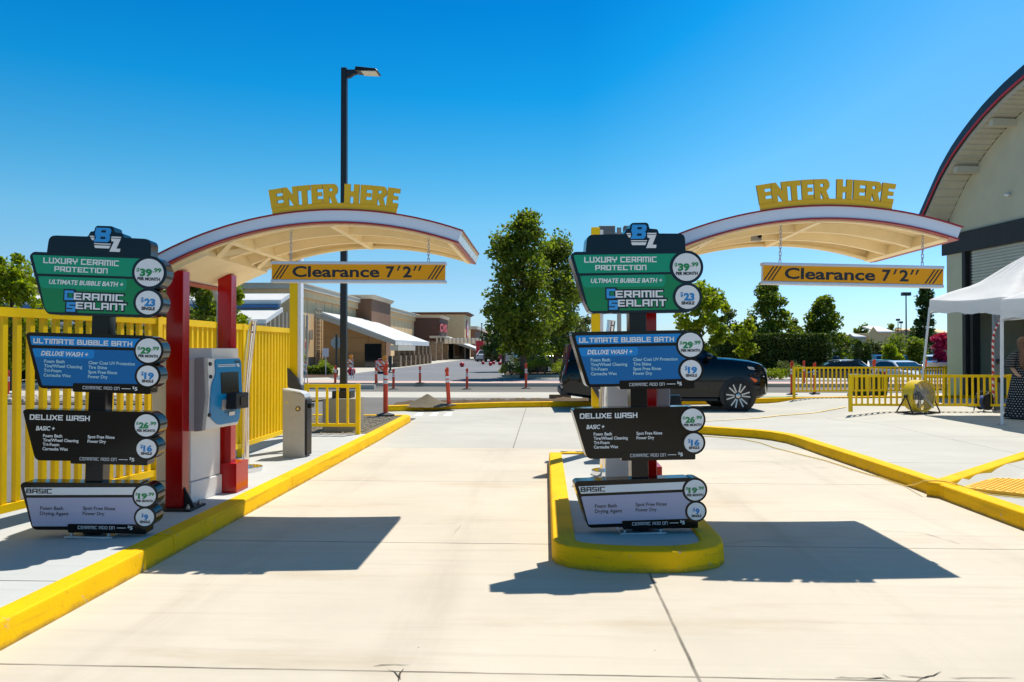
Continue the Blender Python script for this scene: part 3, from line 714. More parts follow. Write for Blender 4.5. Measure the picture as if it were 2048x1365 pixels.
def build_sign():
    t = thing('menu_sign', 'x', 'sign', (SBX, SBY, .135))
    b = MB(); w = .065; b.box(-.082, .05, .045, .175, .02, 2.15); b.build('post', BLACKG, t, bevel=.006)
    b = MB(); b.box(-.19, .17, -.02, .24, 0, .018); bp = b.build('base_plate', GALV, t, bevel=.003)
    b = MB()
    for x in (-.15,.13):
        for y in (.02,.2): b.lathe([(.013,.018),(.013,.036)], 6, (x, y, 0))
    b.build('bolt', GALV, bp)
    TH = .15
    def panel(name, P, r, m, mod=None):
        b = MB(); b.prism(roundpoly(LP(P), r), 0, TH, 'xz'); return b
    def circles(b, c1, r1, c2, r2):
        b.prism(circ(L(*c1), r1/SG, 40), -.004, TH-.004, 'xz'); b.prism(circ(L(*c2), r2/SG, 40), -.0055, TH-.0055, 'xz')
    def disc(p, c, r, sub):
        b = MB(); b.prism(circ(L(*c), r/SG, 40), -.010, -.0058, 'xz'); return b.build('price_disc', SWHITE, p)
    def price(p, c1, c2, big, cents, single, kk=1.0):
        y = -.0115; b = MB(); e = lambda px, py: L(px, py)
        x, z = L(c1[0]-24*kk, c1[1]+5*kk)
        text(b, '$', *L(c1[0]-22.8*kk, c1[1]+.5*kk), 8.6*kk/SG, y, 'l', 5.4*kk/SG, bold=.035)
        text(b, big, *L(c1[0]-16.6*kk, c1[1]+6.5*kk), 13.2*kk/SG, y, 'l', 22*kk/SG, bold=.055)
        text(b, cents, *L(c1[0]+6.4*kk, c1[1]-1*kk), 8*kk/SG, y, 'l', 15.6*kk/SG, bold=.04)
        b.build('price_lettering', T_GREEN, p)
        b = MB(); text(b, 'PER MONTH', *L(c1[0], c1[1]+15*kk), 5.9*kk/SG, y, 'c', 41*kk/SG, bold=.05)
        text(b, 'SINGLE', *L(c2[0]+.5, c2[1]+14*kk), 5.9*kk/SG, y, 'c', 24.5*kk/SG, bold=.05); b.build('caption_lettering', T_BLACK, p)
        b = MB(); wb = 20 if len(single) > 1 else 10; x0 = c2[0]-(wb+7)/2*kk
        text(b, '$', *L(x0, c2[1]-1*kk), 9*kk/SG, y, 'l', 5.6*kk/SG, bold=.02)
        text(b, single, *L(x0+6.5*kk, c2[1]+6*kk), 13.4*kk/SG, y, 'l', wb*kk/SG, bold=.055); b.build('price_lettering', T_BLUE, p)
    def tab(b, P): b.prism(roundpoly(LP(P), .012), -.0075, TH-.012, 'xz')
    def band(p, name, P, m, r=.01, y=-.003): b = MB(); b.prism(roundpoly(LP(P), r), y, -.0002, 'xz'); return b.build(name, m, p)
    def addon(p, px, py, w):
        b = MB(); block(b, 'CERAMIC ADD ON', *L(px, py), 6.2/SG, -.009, w/SG, .9); b.build('addon_lettering', T_GREY, p)
        b = MB(); x, z = L(px+w+4, py-2.5); b.sheet([(x,z),(x+17/SG,z),(x+17/SG,z+1.2/SG),(x,z+1.2/SG)], -.009)
        text(b, '$', *L(px+w+24.5, py-3.5), 5/SG, -.009, 'l', 3.6/SG, bold=.02); text(b, '5', *L(px+w+28.5, py), 7/SG, -.009, 'l', 5.4/SG, bold=.03); b.build('addon_price_lettering', T_WHITE, p)
    def rows(p, m, cols, h, name='list_lettering'):
        b = MB()
        for px, py, dy, items in cols:
            for i, (s, w) in enumerate(items): text(b, s, *L(px, py+i*dy), h*1.06/SG, -.0045, 'l', w/SG, bold=.022)
        b.build(name, m, p)
    # --- header with the two letter emblem
    P = [(1175,512),(1179,469),(1252,468),(1257,457.5),(1263.5,457),(1266,445.5),(1300,445),(1302.5,457),(1319,458.5),(1321,467),(1373,467.5),(1374,512)]
    b = panel('header', P, [0,.05,.01,.012,.01,.022,.022,.008,.02,.008,.05,0], NAVY)
    b.v = [(x, y+.012, z) for x, y, z in b.v]; h = b.build('header_panel', NAVY, t)
    b = MB(); Q = lambda a: [L(x, y) for x, y in a]
    b.prism(Q([(1268,449.5),(1294,449.5),(1297,453),(1295.5,461),(1293,463.5),(1295,466),(1294,474),(1290,478),(1264,478),(1268.5,470),(1266,462)]), .004, .011, 'xz'); emb = b.build('emblem_letter', LOGOB, h)
    b = MB()
    for q in ([(1278.5,454.5),(1287,454.5),(1286.5,459),(1278,459)], [(1277.5,467.5),(1286.5,467.5),(1286,472),(1277,472)]): b.prism(Q(q), .0025, .0038, 'xz')
    b.build('letter_counter', NAVY, h)
    b = MB()
    for q in ([(1256,466.5),(1264.5,466.5),(1265,468.5),(1257,468.5)], [(1258,470),(1265.5,470),(1264,475),(1261,475)], [(1265,480.8),(1297,480.8),(1296.4,482.8),(1265.5,482.8)], [(1265.5,485),(1296,485),(1293.5,490.5),(1267.5,490.5)],
              [(1298,466),(1316,466),(1315.5,468.5),(1297.5,468.5)], [(1297,470),(1315.5,470),(1307.5,490),(1315.5,490),(1314.5,496.5),(1295,496.5),(1303,476),(1298.5,476)]):
        b.prism(Q(q), .004, .011, 'xz')
    b.build('emblem_stripe', T_WHITE, h)
    # --- green board
    P = [(1145,512),(1152,503.5),(1372,503.5),(1380,560),(1380,626),(1183,627),(1172,604)]
    b = panel('g', P, [.03,.03,.01,.01,.01,.035,.02], NAVY); circles(b, (1374,535.6), 33.6, (1374.7,596), 29)
    p = b.build('green_panel', NAVY, t)
    band(p, 'face_band', [(1151,510),(1366,508),(1366,545),(1161,546.5)], GREEN1)
    band(p, 'face_band', [(1163,551.5),(1366,549.5),(1366,620.5),(1184,622),(1178,612)], GREEN2)
    band(p, 'face_pill', [(1163.5,552),(1332,550),(1331,574),(1170,575)], GREEN1, .03, -.0042)
    b = MB(); block(b, 'LUXURY CERAMIC', *L(1172,525.5), 11.5/SG, -.0045, 143/SG); block(b, 'PROTECTION', *L(1193.5,541), 10.5/SG, -.0045, 101/SG); b.build('title_lettering', T_WHITE, p)
    b = MB(); text(b, 'ULTIMATE BUBBLE BATH +', *L(1184.5,566), 9/SG, -.0055, 'l', 141/SG, shear=.2, bold=.028); b.build('subtitle_lettering', T_WHITE, p)
    b = MB(); block(b, 'C', *L(1214.2,598.5), 22/SG, -.0048, 20/SG, 1.3, grow=.35); block(b, 'S', *L(1218.5,621.5), 22/SG, -.0052, 20/SG, 1.3, grow=.35)
    block(b, 'ERAMIC', *L(1231.5,597.5), 17/SG, -.0048, 96/SG, 1.1, grow=.42); block(b, 'EALANT', *L(1236,615.5), 17/SG, -.0052, 98/SG, 1.1, grow=.42); b.build('lettering_outline', NAVY, p)
    b = MB(); block(b, 'C', *L(1215,597), 19/SG, -.0068, 17/SG, 1.35); block(b, 'S', *L(1219.5,620), 19/SG, -.0068, 17/SG, 1.35); b.build('initial_lettering', LOGOB, p)
    b = MB(); block(b, 'ERAMIC', *L(1232.5,596), 14/SG, -.0068, 94/SG, 1.05); block(b, 'EALANT', *L(1237,614), 14/SG, -.0068, 96/SG, 1.05); b.build('name_lettering', T_WHITE, p)
    disc(p, (1374,535.6), 27.8, None); disc(p, (1374.7,596), 23.7, None); price(p, (1374,535.6), (1374.7,596), '39', '.99', '23', 1.06)
    # --- blue board
    P = [(1144.5,668),(1151,663.5),(1372,662),(1384,720),(1384,770),(1174,774.5)]
    b = panel('b', P, [.03,.03,.01,.01,.02,.04], BLACKG); circles(b, (1379,692), 28.5, (1379.5,743), 25); tab(b, [(1238,762),(1238.5,779),(1386,779.5),(1386,750),(1373,760)])
    p = b.build('blue_panel', CHAR, t)
    band(p, 'face_band', [(1152.7,671),(1372,669),(1372,687),(1156.5,688.5)], BLUE1)
    band(p, 'face_band', [(1158,695),(1372,693),(1372,768),(1180,768)], BLUE2)
    band(p, 'face_pill', [(1158.5,695.3),(1276,694.3),(1275,712),(1164,712.7)], BLUE1, .02, -.0042)
    b = MB(); block(b, 'ULTIMATE BUBBLE BATH', *L(1160,685.2), 10/SG, -.0045, 187/SG); b.build('title_lettering', T_WHITE, p)
    b = MB(); text(b, 'DELUXE WASH +', *L(1175.5,708.5), 9/SG, -.0055, 'l', 89/SG, shear=.2, bold=.028); b.build('subtitle_lettering', T_WHITE, p)
    rows(p, T_CYAN, [(1182,722.8,9.15,[('Foam Bath',38.5),('Tire/Wheel Cleaning',72),('Tri-Foam',33),('Carnauba Wax',51.5)]),
                     (1265.5,722.8,9.3,[('Clear Coat UV Protection',88),('Tire Shine',35.5),('Spot Free Rinse',55),('Power Dry',37.5)])], 6)
    disc(p, (1379,692), 24.2, None); disc(p, (1379.5,743), 20.5, None); price(p, (1379,692), (1379.5,743), '29', '.99', '19', .92); addon(p, 1257, 773, 70)
    # --- charcoal board
    P = [(1145.5,820),(1151,816),(1374,815.5),(1387,860),(1387,915),(1173,917)]
    b = panel('d', P, [.03,.03,.01,.01,.02,.04], CHAR); circles(b, (1381,842), 26.5, (1383,888.5), 23.5); tab(b, [(1239,905),(1240,921.5),(1386,922),(1386,896),(1374,904)])
    p = b.build('charcoal_panel', CHAR, t)
    b = MB(); block(b, 'DELUXE WASH', *L(1159.5,836.5), 10.5/SG, -.0045, 113/SG); b.build('title_lettering', T_WHITE, p)
    b = MB(); text(b, 'BASIC +', *L(1172,857), 8.4/SG, -.0045, 'l', 35.5/SG, shear=.2, bold=.03); b.build('subtitle_lettering', T_WHITE, p)
    rows(p, T_WHITE, [(1186,870.3,8.6,[('Foam Bath',36),('Tire/Wheel Cleaning',67),('Tri-Foam',31),('Carnauba Wax',48)]), (1270,870.3,9,[('Spot Free Rinse',51),('Power Dry',35)])], 5.8)
    disc(p, (1381,842), 22.2, None); disc(p, (1383,888.5), 19, None); price(p, (1381,842), (1383,888.5), '26', '.99', '16', .86); addon(p, 1257, 914.5, 70)
    # --- white board
    P = [(1147,966),(1152,960.5),(1374,958),(1388,1000),(1388,1052),(1173,1054)]
    b = panel('w', P, [.03,.03,.01,.01,.02,.04], CHAR); circles(b, (1384,983), 25, (1385.6,1025.5), 21.5); tab(b, [(1239,1041),(1241,1058),(1389,1059),(1389,1034),(1376,1040)])
    p = b.build('white_panel', CHAR, t)
    band(p, 'face_band', [(1155,971),(1374,966),(1374,981),(1159.5,985.5)], SWHITE, .006)
    band(p, 'face_band', [(1160,991),(1374,986.5),(1374,1044),(1173.5,1047)], LAV)
    b = MB(); block(b, 'BASIC', *L(1159,982), 9.6/SG, -.0045, 48/SG); b.build('title_lettering', T_BLACK, p)
    rows(p, M('letter_dark_grey', (.05,.05,.06), .4, .05, 3), [(1186.5,1013.8,10.3,[('Foam Bath',43.5),('Drying Agent',53.5)]), (1266.5,1012.6,10.6,[('Spot Free Rinse',61.5),('Power Dry',41.5)])], 6.6)
    disc(p, (1384,983), 20.6, None); disc(p, (1385.6,1025.5), 17.4, None); price(p, (1384,983), (1385.6,1025.5), '19', '.99', '9', .80); addon(p, 1259, 1050.5, 70)
    return t
sign = build_sign()
sign['label'] = 'price menu sign of four boards on the yellow rimmed traffic island'; sign['group'] = 'price menu signs beside the lanes'
sign.rotation_euler = (0, radians(-.7), radians(5.5)); sign.scale = (1.026, 1, 1.002); sign.location.x += .022
lx, ly = G(181, 1077, .146)
sl = dup(sign, (lx, ly, .146), None, 'price menu sign of four boards on the left pavement, in front of the yellow fence')
sl.rotation_euler = (0, radians(2.0), radians(7.5)); sl.scale = (.985, .99, .977)

# ------------------------------------------------------------------ entrance canopies
FY = 6.55; CX1 = WY(668, 423, FY)[0]; CX2 = WY(1652, 409, FY)[0]; CZ = 2.835; CR = 3.45; CD = 1.68; DX = CX2-CX1
def arc(b, R0, R1, a0, a1, y0, y1, n=28):
    R = [[(R0*sin(a), y0, R0*cos(a)-CR), (R1*sin(a), y0, R1*cos(a)-CR), (R1*sin(a), y1, R1*cos(a)-CR), (R0*sin(a), y1, R0*cos(a)-CR)] for a in [a0+(a1-a0)*i/n for i in range(n+1)]]
    b.rings(R); return b
LETTERS = {
 'E': [[(0,0),(1,0),(1,.24),(.50,.24),(.50,.40),(.92,.40),(.92,.60),(.50,.60),(.50,.76),(1,.76),(1,1),(0,1)]],
 'N': [[(0,0),(.35,0),(.35,.44),(.68,0),(1,0),(1,1),(.65,1),(.65,.56),(.32,1),(0,1)]],
 'T': [[(.27,0),(.73,0),(.73,.74),(1,.74),(1,1),(0,1),(0,.74),(.27,.74)]],
 'R': [[(0,0),(.40,0),(.40,.40),(.40,.62),(.40,.78),(.56,.78),(.56,1),(0,1)], [(.56,1),(.56,.78),(.62,.75),(.62,.66),(.56,.62),(.40,.62),(.40,.40),(.62,0),(1,0),(.78,.42),(.92,.52),(.98,.63),(.98,.80),(.90,.93),(.76,1)]],
 'H': [[(0,0),(.40,0),(.40,.36),(.62,.36),(.62,0),(1,0),(1,1),(.62,1),(.62,.64),(.40,.64),(.40,1),(0,1)]]}
def canopy():
    t = thing('entrance_canopy', 'x', 'canopy', (CX1, FY, .146)); zc = CZ-.146
    a0, a1 = -asin(1.74/CR), asin(1.135/CR)
    def part(b, name, m, p=None, **k):
        b.v = [(x, y, z+zc) for x, y, z in b.v]; return b.build(name, m, p or t, **k)
    part(arc(MB(), CR-.03, CR-.002, a0, a1, .05, CD-.05), 'roof', CREAM)
    fr = part(arc(MB(), CR-.098, CR, a0, a1, 0, .05), 'front_fascia', PANELW)
    part(arc(arc(MB(), CR-.001, CR+.012, a0-.003, a1+.003, -.012, .055), CR-.112, CR-.0985, a0-.003, a1+.003, -.012, .055), 'trim', TRIMRED)
    part(arc(MB(), CR-.098, CR, a0, a1, CD-.05, CD), 'rear_fascia', CREAM)
    part(arc(arc(MB(), CR-.001, CR+.012, a0, a1, CD-.055, CD+.012), CR-.112, CR-.0985, a0, a1, CD-.055, CD+.012), 'trim', TRIMRED)
    for a, n in ((a1, 'end_fascia'), (a0, 'end_fascia')):
        part(arc(MB(), CR-.098, CR, a-.012 if a > 0 else a-.0, a if a > 0 else a+.012, .05, CD-.05, 1), n, PANELW)
        part(arc(arc(MB(), CR-.001, CR+.012, a-.014, a+.003, .055, CD-.055, 1), CR-.112, CR-.0985, a-.014, a+.003, .055, CD-.055, 1), 'trim', TRIMRED)
    # ribs and beams beneath, all cream
    for y in (.60, 1.12): part(arc(MB(), CR-.125, CR-.03, a0+.02, a1-.015, y, y+.05), 'rib', CREAM)
    part(arc(MB(), CR-.125, CR-.0985, a0+.02, a1-.015, .06, .10), 'rib', CREAM); part(arc(MB(), CR-.125, CR-.0985, a0+.02, a1-.015, CD-.1, CD-.06), 'rib', CREAM)
    for a in (-.02, -.30, a1-.03): part(arc(MB(), CR-.132, CR-.03, a, a+.016, .055, CD-.055, 1), 'beam', CREAM)
    for s in (0, 1):
        q = [(-.44,.12),(-.30,.60)] if s == 0 else [(-.44,1.1),(-.30,1.55)]
        b = MB(); pa, pb = q; b.bar(((CR-.11)*sin(pa[0]), pa[1], (CR-.11)*cos(pa[0])-CR), ((CR-.11)*sin(pb[0]), pb[1], (CR-.11)*cos(pb[0])-CR), .05, .05); part(b, 'brace', CREAM)
        b = MB(); pa, pb = (q[0][0], q[1][1]), (q[1][0], q[0][1]); b.bar(((CR-.111)*sin(pa[0]), pa[1], (CR-.111)*cos(pa[0])-CR), ((CR-.111)*sin(pb[0]), pb[1], (CR-.111)*cos(pb[0])-CR), .05, .05); part(b, 'brace', CREAM)
    part(arc(MB(), CR-.16, CR-.03, a0+.03, a0+.16, .10, CD-.10, 3), 'post_beam', CREAM)
    # raised letters on their curved strip
    lt = MB(); u0 = [('E',-.59,-.470),('N',-.468,-.338),('T',-.327,-.223),('E',-.205,-.110),('R',-.096,.03),('H',.098,.225),('E',.245,.343),('R',.352,.478),('E',.490,.592)]
    f = lambda u, v, y: ((CR+v)*sin(u/CR), y, (CR+v)*cos(u/CR)-CR)
    n = 24; lt.rings([[f(u,.0125,.0),f(u,.066,.0),f(u,.066,.022),f(u,.0125,.022)] for u in [-.553+1.108*i/n for i in range(n+1)]])
    for c, a, e in u0:
        a *= .935; e *= .935; a -= .0035; e += .0035
        fl = (a+e)/2
        for P in LETTERS[c]:
            tri = tessellate_polygon([[Vector((x, z, 0)) for x, z in P]]); m_ = len(P)
            g = lambda x, z, y: f(fl+(a-fl+(e-a)*x)*(1+.02*z),   .062+.168*z*(1+.03*cos(fl*2)), y)
            vs = [g(x, z, .0) for x, z in P]+[g(x, z, .022) for x, z in P]
            lt.mat(0).add(vs, [tuple(q) for q in tri]+[tuple(i+m_ for i in reversed(q)) for q in tri]); lt.mat(1).add(vs, [(i,(i+1) % m_,m_+(i+1) % m_,m_+i) for i in range(m_)])
    part(lt, 'enter_here_lettering', [M('letter_gold', (.80,.46,.001), .4, .04, 3), M('letter_edge', (.16,.10,.02), .5, .1, 6)])
    # posts: tall rectangular red box sections on bolted plates
    for k, (px0, px1, py) in enumerate(((330,364,1020),(433.5,461,985))):
        yb = G(px0, py, .146)[1]; xl, xr = WY(px0, py, yb)[0]-CX1, WY(px1, py, yb)[0]-CX1
        zt = zc + sqrt((CR-.13)**2-((xl+xr)/2)**2)-CR-.02
        b = MB(); b.box(xl, xr, yb-FY, yb-FY+.13, .02 if k == 0 else .28, zt); p = b.build('post', RED, t, bevel=.006)
        if k == 0:
            b = MB(); b.box(xl-.12, xr+.12, yb-FY-.09, yb-FY+.22, 0, .02); bp = b.build('base_plate', BLACKM, t, bevel=.003)
            b = MB(); b.prism([(xr+.002,.02),(xr+.10,.02),(xr+.002,.20)], yb-FY+.03, yb-FY+.05, 'xz'); b.build('gusset', BLACKM, t)
            for bx, by in ((xr+.08,-.05),(xr+.08,.17),(xl-.08,-.05),(xl-.08,.17)):
                b = MB(); b.lathe([(.018,.02),(.018,.045),(.008,.046),(.008,.06)], 6, (bx, yb-FY+by, 0)); b.build('bolt', GALV, bp)
        else:
            b = MB(); b.box(xl+.02, xr+.08, yb-FY-.05, yb-FY+.26, 0, .30); b.build('post_base', RED, t, bevel=.006)
    return t
can = canopy(); can['label'] = 'left red posted arched canopy with raised ENTER HERE letters, near the pay kiosk in view'; can['group'] = 'arched entrance canopies'
c2 = dup(can, (CX2, FY-.0, .146), None, 'right arched canopy with raised ENTER HERE letters, its posts behind the island menu sign')

# hanging clearance boards
def clearance(label, px0, px1, pyt0, pyt1, h, chains):
    yy = FY+.14; x0, z0 = WY(px0, pyt0, yy); x1, z1 = WY(px1, pyt1, yy)
    t = thing('clearance_sign', label, 'sign', ((x0+x1)/2, yy, (z0+z1)/2), group='hanging clearance boards')
    w = sqrt((x1-x0)**2); t.rotation_euler = (0, -atan2(z1-z0, x1-x0), 0); hh = h
    b = MB(); b.box(-w/2+.01, w/2-.01, -.035, .035, -hh+.012, -.012); bd_ = b.build('board', SWHITE, t, bevel=.004)
    b = MB(); b.box(-w/2+.008, w/2-.006, -.0385, -.0352, -hh+.028, -.027); b.build('face', M('sign_amber', (.88,.36,.001), .4, .03, 3, spec=.25), t)
    for za, zb in ((-.026,0),(-hh,-hh+.026)):
        b = MB(); b.box(-w/2, w/2, -.044, .044, za, zb); b.build('rail', M('anodised_rail', (.62,.64,.70), .35, .05, 6, metal=.3), t, bevel=.004)
    b = MB(); zl = -hh*.5; text(b, "Clearance", -w/2+w*.124, -hh+.052, .098, -.0395, 'l', w*.50, bold=.026)
    text(b, "7", -w/2+w*.661, -hh+.052, .098, -.0395, 'l', w*.048, bold=.030); text(b, "2", -w/2+w*.757, -hh+.052, .098, -.0395, 'l', w*.049, bold=.030)
    for q in (.722, .815, .842):
        xx = -w/2+w*q; zt = -hh+.152; b.sheet([(xx,zt-.044),(xx+.014,zt-.044),(xx+.034,zt),(xx+.016,zt)], -.0395)
    b.build('lettering', T_BLACK, t)
    b = MB()
    for xs in (-w/2+.012, w/2-.165):
        for i in range(3):
            xx = xs+i*.032; b.sheet([(xx,-hh+.034),(xx+.013,-hh+.034),(xx+.092,-.033),(xx+.079,-.033)], -.0395)
    b.build('stripe', T_BLACK, t)
    for px, pyt, pyb in chains:
        xa, za = WY(px, pyt, yy); xa -= (x0+x1)/2; za -= (z0+z1)/2; zb = -(z1-z0)/(x1-x0)*0-.002+ (xa)*0
        L_ = za-0.0; n = max(4, int(round(L_/.034))); b = MB()
        for i in range(n):
            zc_ = L_*(i+.5)/n; hl = L_/n*.62; r = .009
            pts = [(r*cos(a), 0, (hl-r)*(1 if 0 < a < pi else -1)+r*sin(a)) for a in [pi/8+pi/4*q for q in range(8)]]
            pts = [(x if i % 2 == 0 else 0, 0 if i % 2 == 0 else x, z) for x, _, z in pts]; pts.append(pts[0])
            b.tube([(xa+x, y, zc_+z) for x, y, z in pts], .0036, 5, False)
        b.build('chain', GALV, t, smooth=True)
clearance('amber clearance board hung from the left canopy, in front of the tall lamp pole', 545, 893, 524, 525, .190, [(582,453,0),(857,474,0)])
clearance('amber clearance board hung from the right canopy, slightly lower at its right end', 1522.5, 1884, 526, 533.5, .190, [(1559.5,441,0),(1844,458,0)])
b = MB(); b.box(-.045,.045,-.03,.05,-.04,.04); x, z = WY(1513, 474, 7.4)
cm = thing('camera_box', 'small dark camera box under the left half of the right canopy', 'camera', (x, 7.4, z)); b.build('body', GREYP, cm, bevel=.006)
b = MB(); b.cyl((.02,-.031,0),(.02,-.05,0),.018); b.build('lens', BLACKG, cm)
b = MB(); b.box(-.02,.02,0,.03,.04,.16); b.build('bracket', GREYP, cm)

# ------------------------------------------------------------------ pay kiosks, tubes and pedestals (one set per lane)
KW = M('kiosk_white', (.80,.78,.75), .45, .04, 3, bmp=.03); KG = M('kiosk_grey', (.34,.32,.31), .5, .06, 3); KB = M('kiosk_blue', (.002,.23,.50), .3, .04, 2, spec=.35)
def kiosk():
    kx, ky = -3.455, 7.2
    t = thing('pay_kiosk', 'white pay kiosk with a blue screen panel between the red posts', 'kiosk', (kx, ky, .146), group='pay kiosks beside the lanes'); t.rotation_euler.z = radians(-8)
    b = MB(); b.box(-.24,.125,-.20,.30,.20,.78); b.build('pedestal', KW, t, bevel=.008)
    b = MB(); b.box(-.255,.14,-.215,.315,0,.195); b.build('plinth', KW, t, bevel=.008)
    b = MB(); P = [(-.22,.66),(.31,.70),(.345,1.02),(.33,1.375),(-.22,1.36)]; b.prism(P, -.30, .32, 'xz'); body = b.build('cabinet', KW, t, bevel=.012)
    b = MB(); b.prism([(.235,.69),(.318,.70),(.352,1.02),(.337,1.385),(.235,1.38)], -.315, -.255, 'xz'); b.build('side_trim', KG, t, bevel=.008)
    b = MB(); b.box(-.20,.25,-.05,.42,1.365,1.47); b.build('top_light', KW, t, bevel=.01)
    # blue front (facing the lane), outlines lie on the sloped face
    def fx(z): return .3475+(z-1.02)*-.0423 if z > 1.02 else .3475-(1.02-z)*.11
    def onface(pts, e):
        return [(fx(z)+e, y, z) for y, z in pts]
    def fp(name, pts, e0, m, parent):
        b = MB(); A, B = onface(pts, e0), onface(pts, .0); n = len(pts); tri = tessellate_polygon([[Vector((y, z, 0)) for y, z in pts]])
        b.add(A+B, [tuple(q) for q in tri]+[(i,(i+1) % n,n+(i+1) % n,n+i) for i in range(n)]); return b.build(name, m, parent)
    fb = fp('front_panel', roundpoly([(-.15,1.365),(.315,1.365),(.315,1.02),(.315,.73),(-.06,.73),(-.21,.82),(-.235,1.00),(-.21,1.13),(-.13,1.23)], .05), .008, KB, t)
    fp('screen', [(-.06,1.03),(.25,1.03),(.25,1.235),(-.06,1.235)], .012, BLACKG, fb)
    fp('stripe', [(-.10,1.305),(.20,1.305),(.20,1.312),(-.10,1.312)], .012, T_WHITE, fb); fp('stripe', [(-.10,1.29),(.20,1.29),(.20,1.297),(-.10,1.297)], .0125, T_WHITE, fb)
    fp('emblem', [(.20,1.325),(.29,1.325),(.29,1.345),(.20,1.345)], .012, NAVY, fb); fp('emblem', [(.24,1.285),(.28,1.285),(.26,1.315),(.22,1.315)], .012, T_WHITE, fb)
    fp('slot_plate', [(-.04,.97),(.05,.97),(.05,.87),(-.04,.87)], .014, KG, fb)
    for k in range(3): fp('groove', [(.03,.865-.012*k),(.22,.865-.012*k),(.22,.861-.012*k),(.03,.861-.012*k)], .012, NAVY, fb)
    fp('coin_return', [(.10,.842),(.20,.842),(.20,.805),(.10,.805)], .016, GALV, fb)
    b = MB(); b.box(.345,.46,.03,.26,.875,1.03); b.build('card_reader', BLACKM, t, bevel=.008)
    b = MB(); b.box(.425,.468,.10,.20,.91,.99); b.build('reader_slot', BLACKG, t)
    for z in (1.32,1.2,.84):
        b = MB(); b.cyl((fx(z)-.01,-.22,z),(fx(z)+.012,-.22,z),.018,None,10); b.build('lock', BLACKM, t)
    return t
ks = kiosk(); dup(ks, (ks.location.x+DX, ks.location.y, .135), None, 'white pay kiosk behind the island menu sign, mostly hidden by it')
def gate_tube():
    x, y = G(496, 942, .146)
    t = thing('gate_tube', 'polished curved steel tube post standing between red post and grey pedestal', 'post', (x, y, .146), group='polished curved tube posts')
    b = MB(); pts = [(-.03,0,.03),(-.03,0,.9),(-.025,0,1.0),(-.005,-.005,1.25),(.035,-.02,1.55),(.065,-.03,1.80)]; b.tube(pts, [.040,.040,.040,.042,.045,.048], 18); b.build('tube', STEEL, t, smooth=50)
    b = MB(); b.lathe([(.17,0),(.17,.05),(.165,.055),(.06,.055),(.06,.068)], 32, (0,0,0)); b.build('base', STEEL, t, smooth=40)
    b = MB(); b.cyl((.0652,-.0301,1.801),(.0665,-.0305,1.812),.052,None,18); b.build('cap', SWHITE, t, smooth=40)
    for dz in (0,-.085):
        b = MB(); z = 1.75+dz; b.cyl((.075,-.065,z),(.078,-.073,z),.010,None,10); b.build('button', BLACKM, t)
    return t
gt = gate_tube(); dup(gt, (gt.location.x+DX, gt.location.y, .135), None, 'polished curved steel tube post on the island, behind the menu sign')
def pedestal():
    x, y = G(565, 915, .146)
    t = thing('reader_pedestal', 'grey metal reader pedestal with a rounded sloping top by the left kerb', 'pedestal', (x, y, .146), group='grey reader pedestals')
    w = .30; b = MB(); P = [(0,.0),(w,.0),(w,.80),(w-.02,.84),(w-.06,.862),(0,.905)]
    b.prism(P, 0, .24, 'xz'); b.build('body', ALU, t, bevel=.006)
    b = MB(); b.prism([(-.004,.9),(w-.06,.868),(w-.015,.845),(w+.006,.80),(w+.006,.815),(w-.01,.855),(w-.058,.883),(-.004,.925)], -.006, .246, 'xz'); b.build('top_cover', M('pale_cover', (.62,.62,.60), .4, .05, 5, metal=.3), t)
    b = MB(); b.box(w+.001,w+.03,.02,.22,.02,.78); b.build('front_panel', BLACKM, t, bevel=.004)
    b = MB(); b.box(w+.02,w+.075,.05,.2,.66,.72); b.build('reader', BLACKG, t, bevel=.006)
    b = MB(); b.cyl((.21,-.006,.655),(.21,.0,.655),.034,None,20); lk = b.build('lock', BLACKM, t)
    b = MB(); b.cyl((.21,-.009,.655),(.21,-.006,.655),.021,None,16); b.build('lock_core', M('brass', (.6,.5,.25), .3, .1, 4, metal=.8), lk)
    b = MB(); b.cyl((.06,-.003,.74),(.06,.0,.74),.021,None,16); b.build('badge', M('pale_gold', (.6,.5,.2), .4, .1, 4), t)
    return t
pe = pedestal(); dup(pe, (pe.location.x+DX, pe.location.y, .135), None, 'grey metal reader pedestal on the far end of the island')
# tall yellow gate columns with white edge and dark brace
def gate_column():
    yb = 10.75; x0, zt = WY(579.5, 455, yb); x1 = WY(596, 455, yb)[0]
    t = thing('gate_column', 'tall square yellow column at the far end of the slatted fence, behind the clearance board', 'column', (x0, yb, .146), group='tall yellow columns')
    w = x1-x0; b = MB(); b.box(0, w, 0, w, 0, 3.22); b.build('column', YEL, t, bevel=.004)
    b = MB(); b.box(w+.001, w+.045, .0, w, .95, 3.18); b.build('edge_strip', WHITEP, t)
    b = MB(); q = lambda px, py: (lambda r: (r[0]-x0, r[1]-.146))(WY(px, py, yb)); b.prism([q(577,736), q(597,758), q(604,772), q(613,790), q(614,806), q(592,795), q(578,772)], -.06, -.004, 'xz'); b.build('brace', M('charcoal_metal', (.05,.05,.055), .5, .1, 5), t)
    return t
gc = gate_column(); dup(gc, (WY(1183,455,10.75)[0], 10.75, .135), None, 'tall square yellow column rising above the island menu sign')
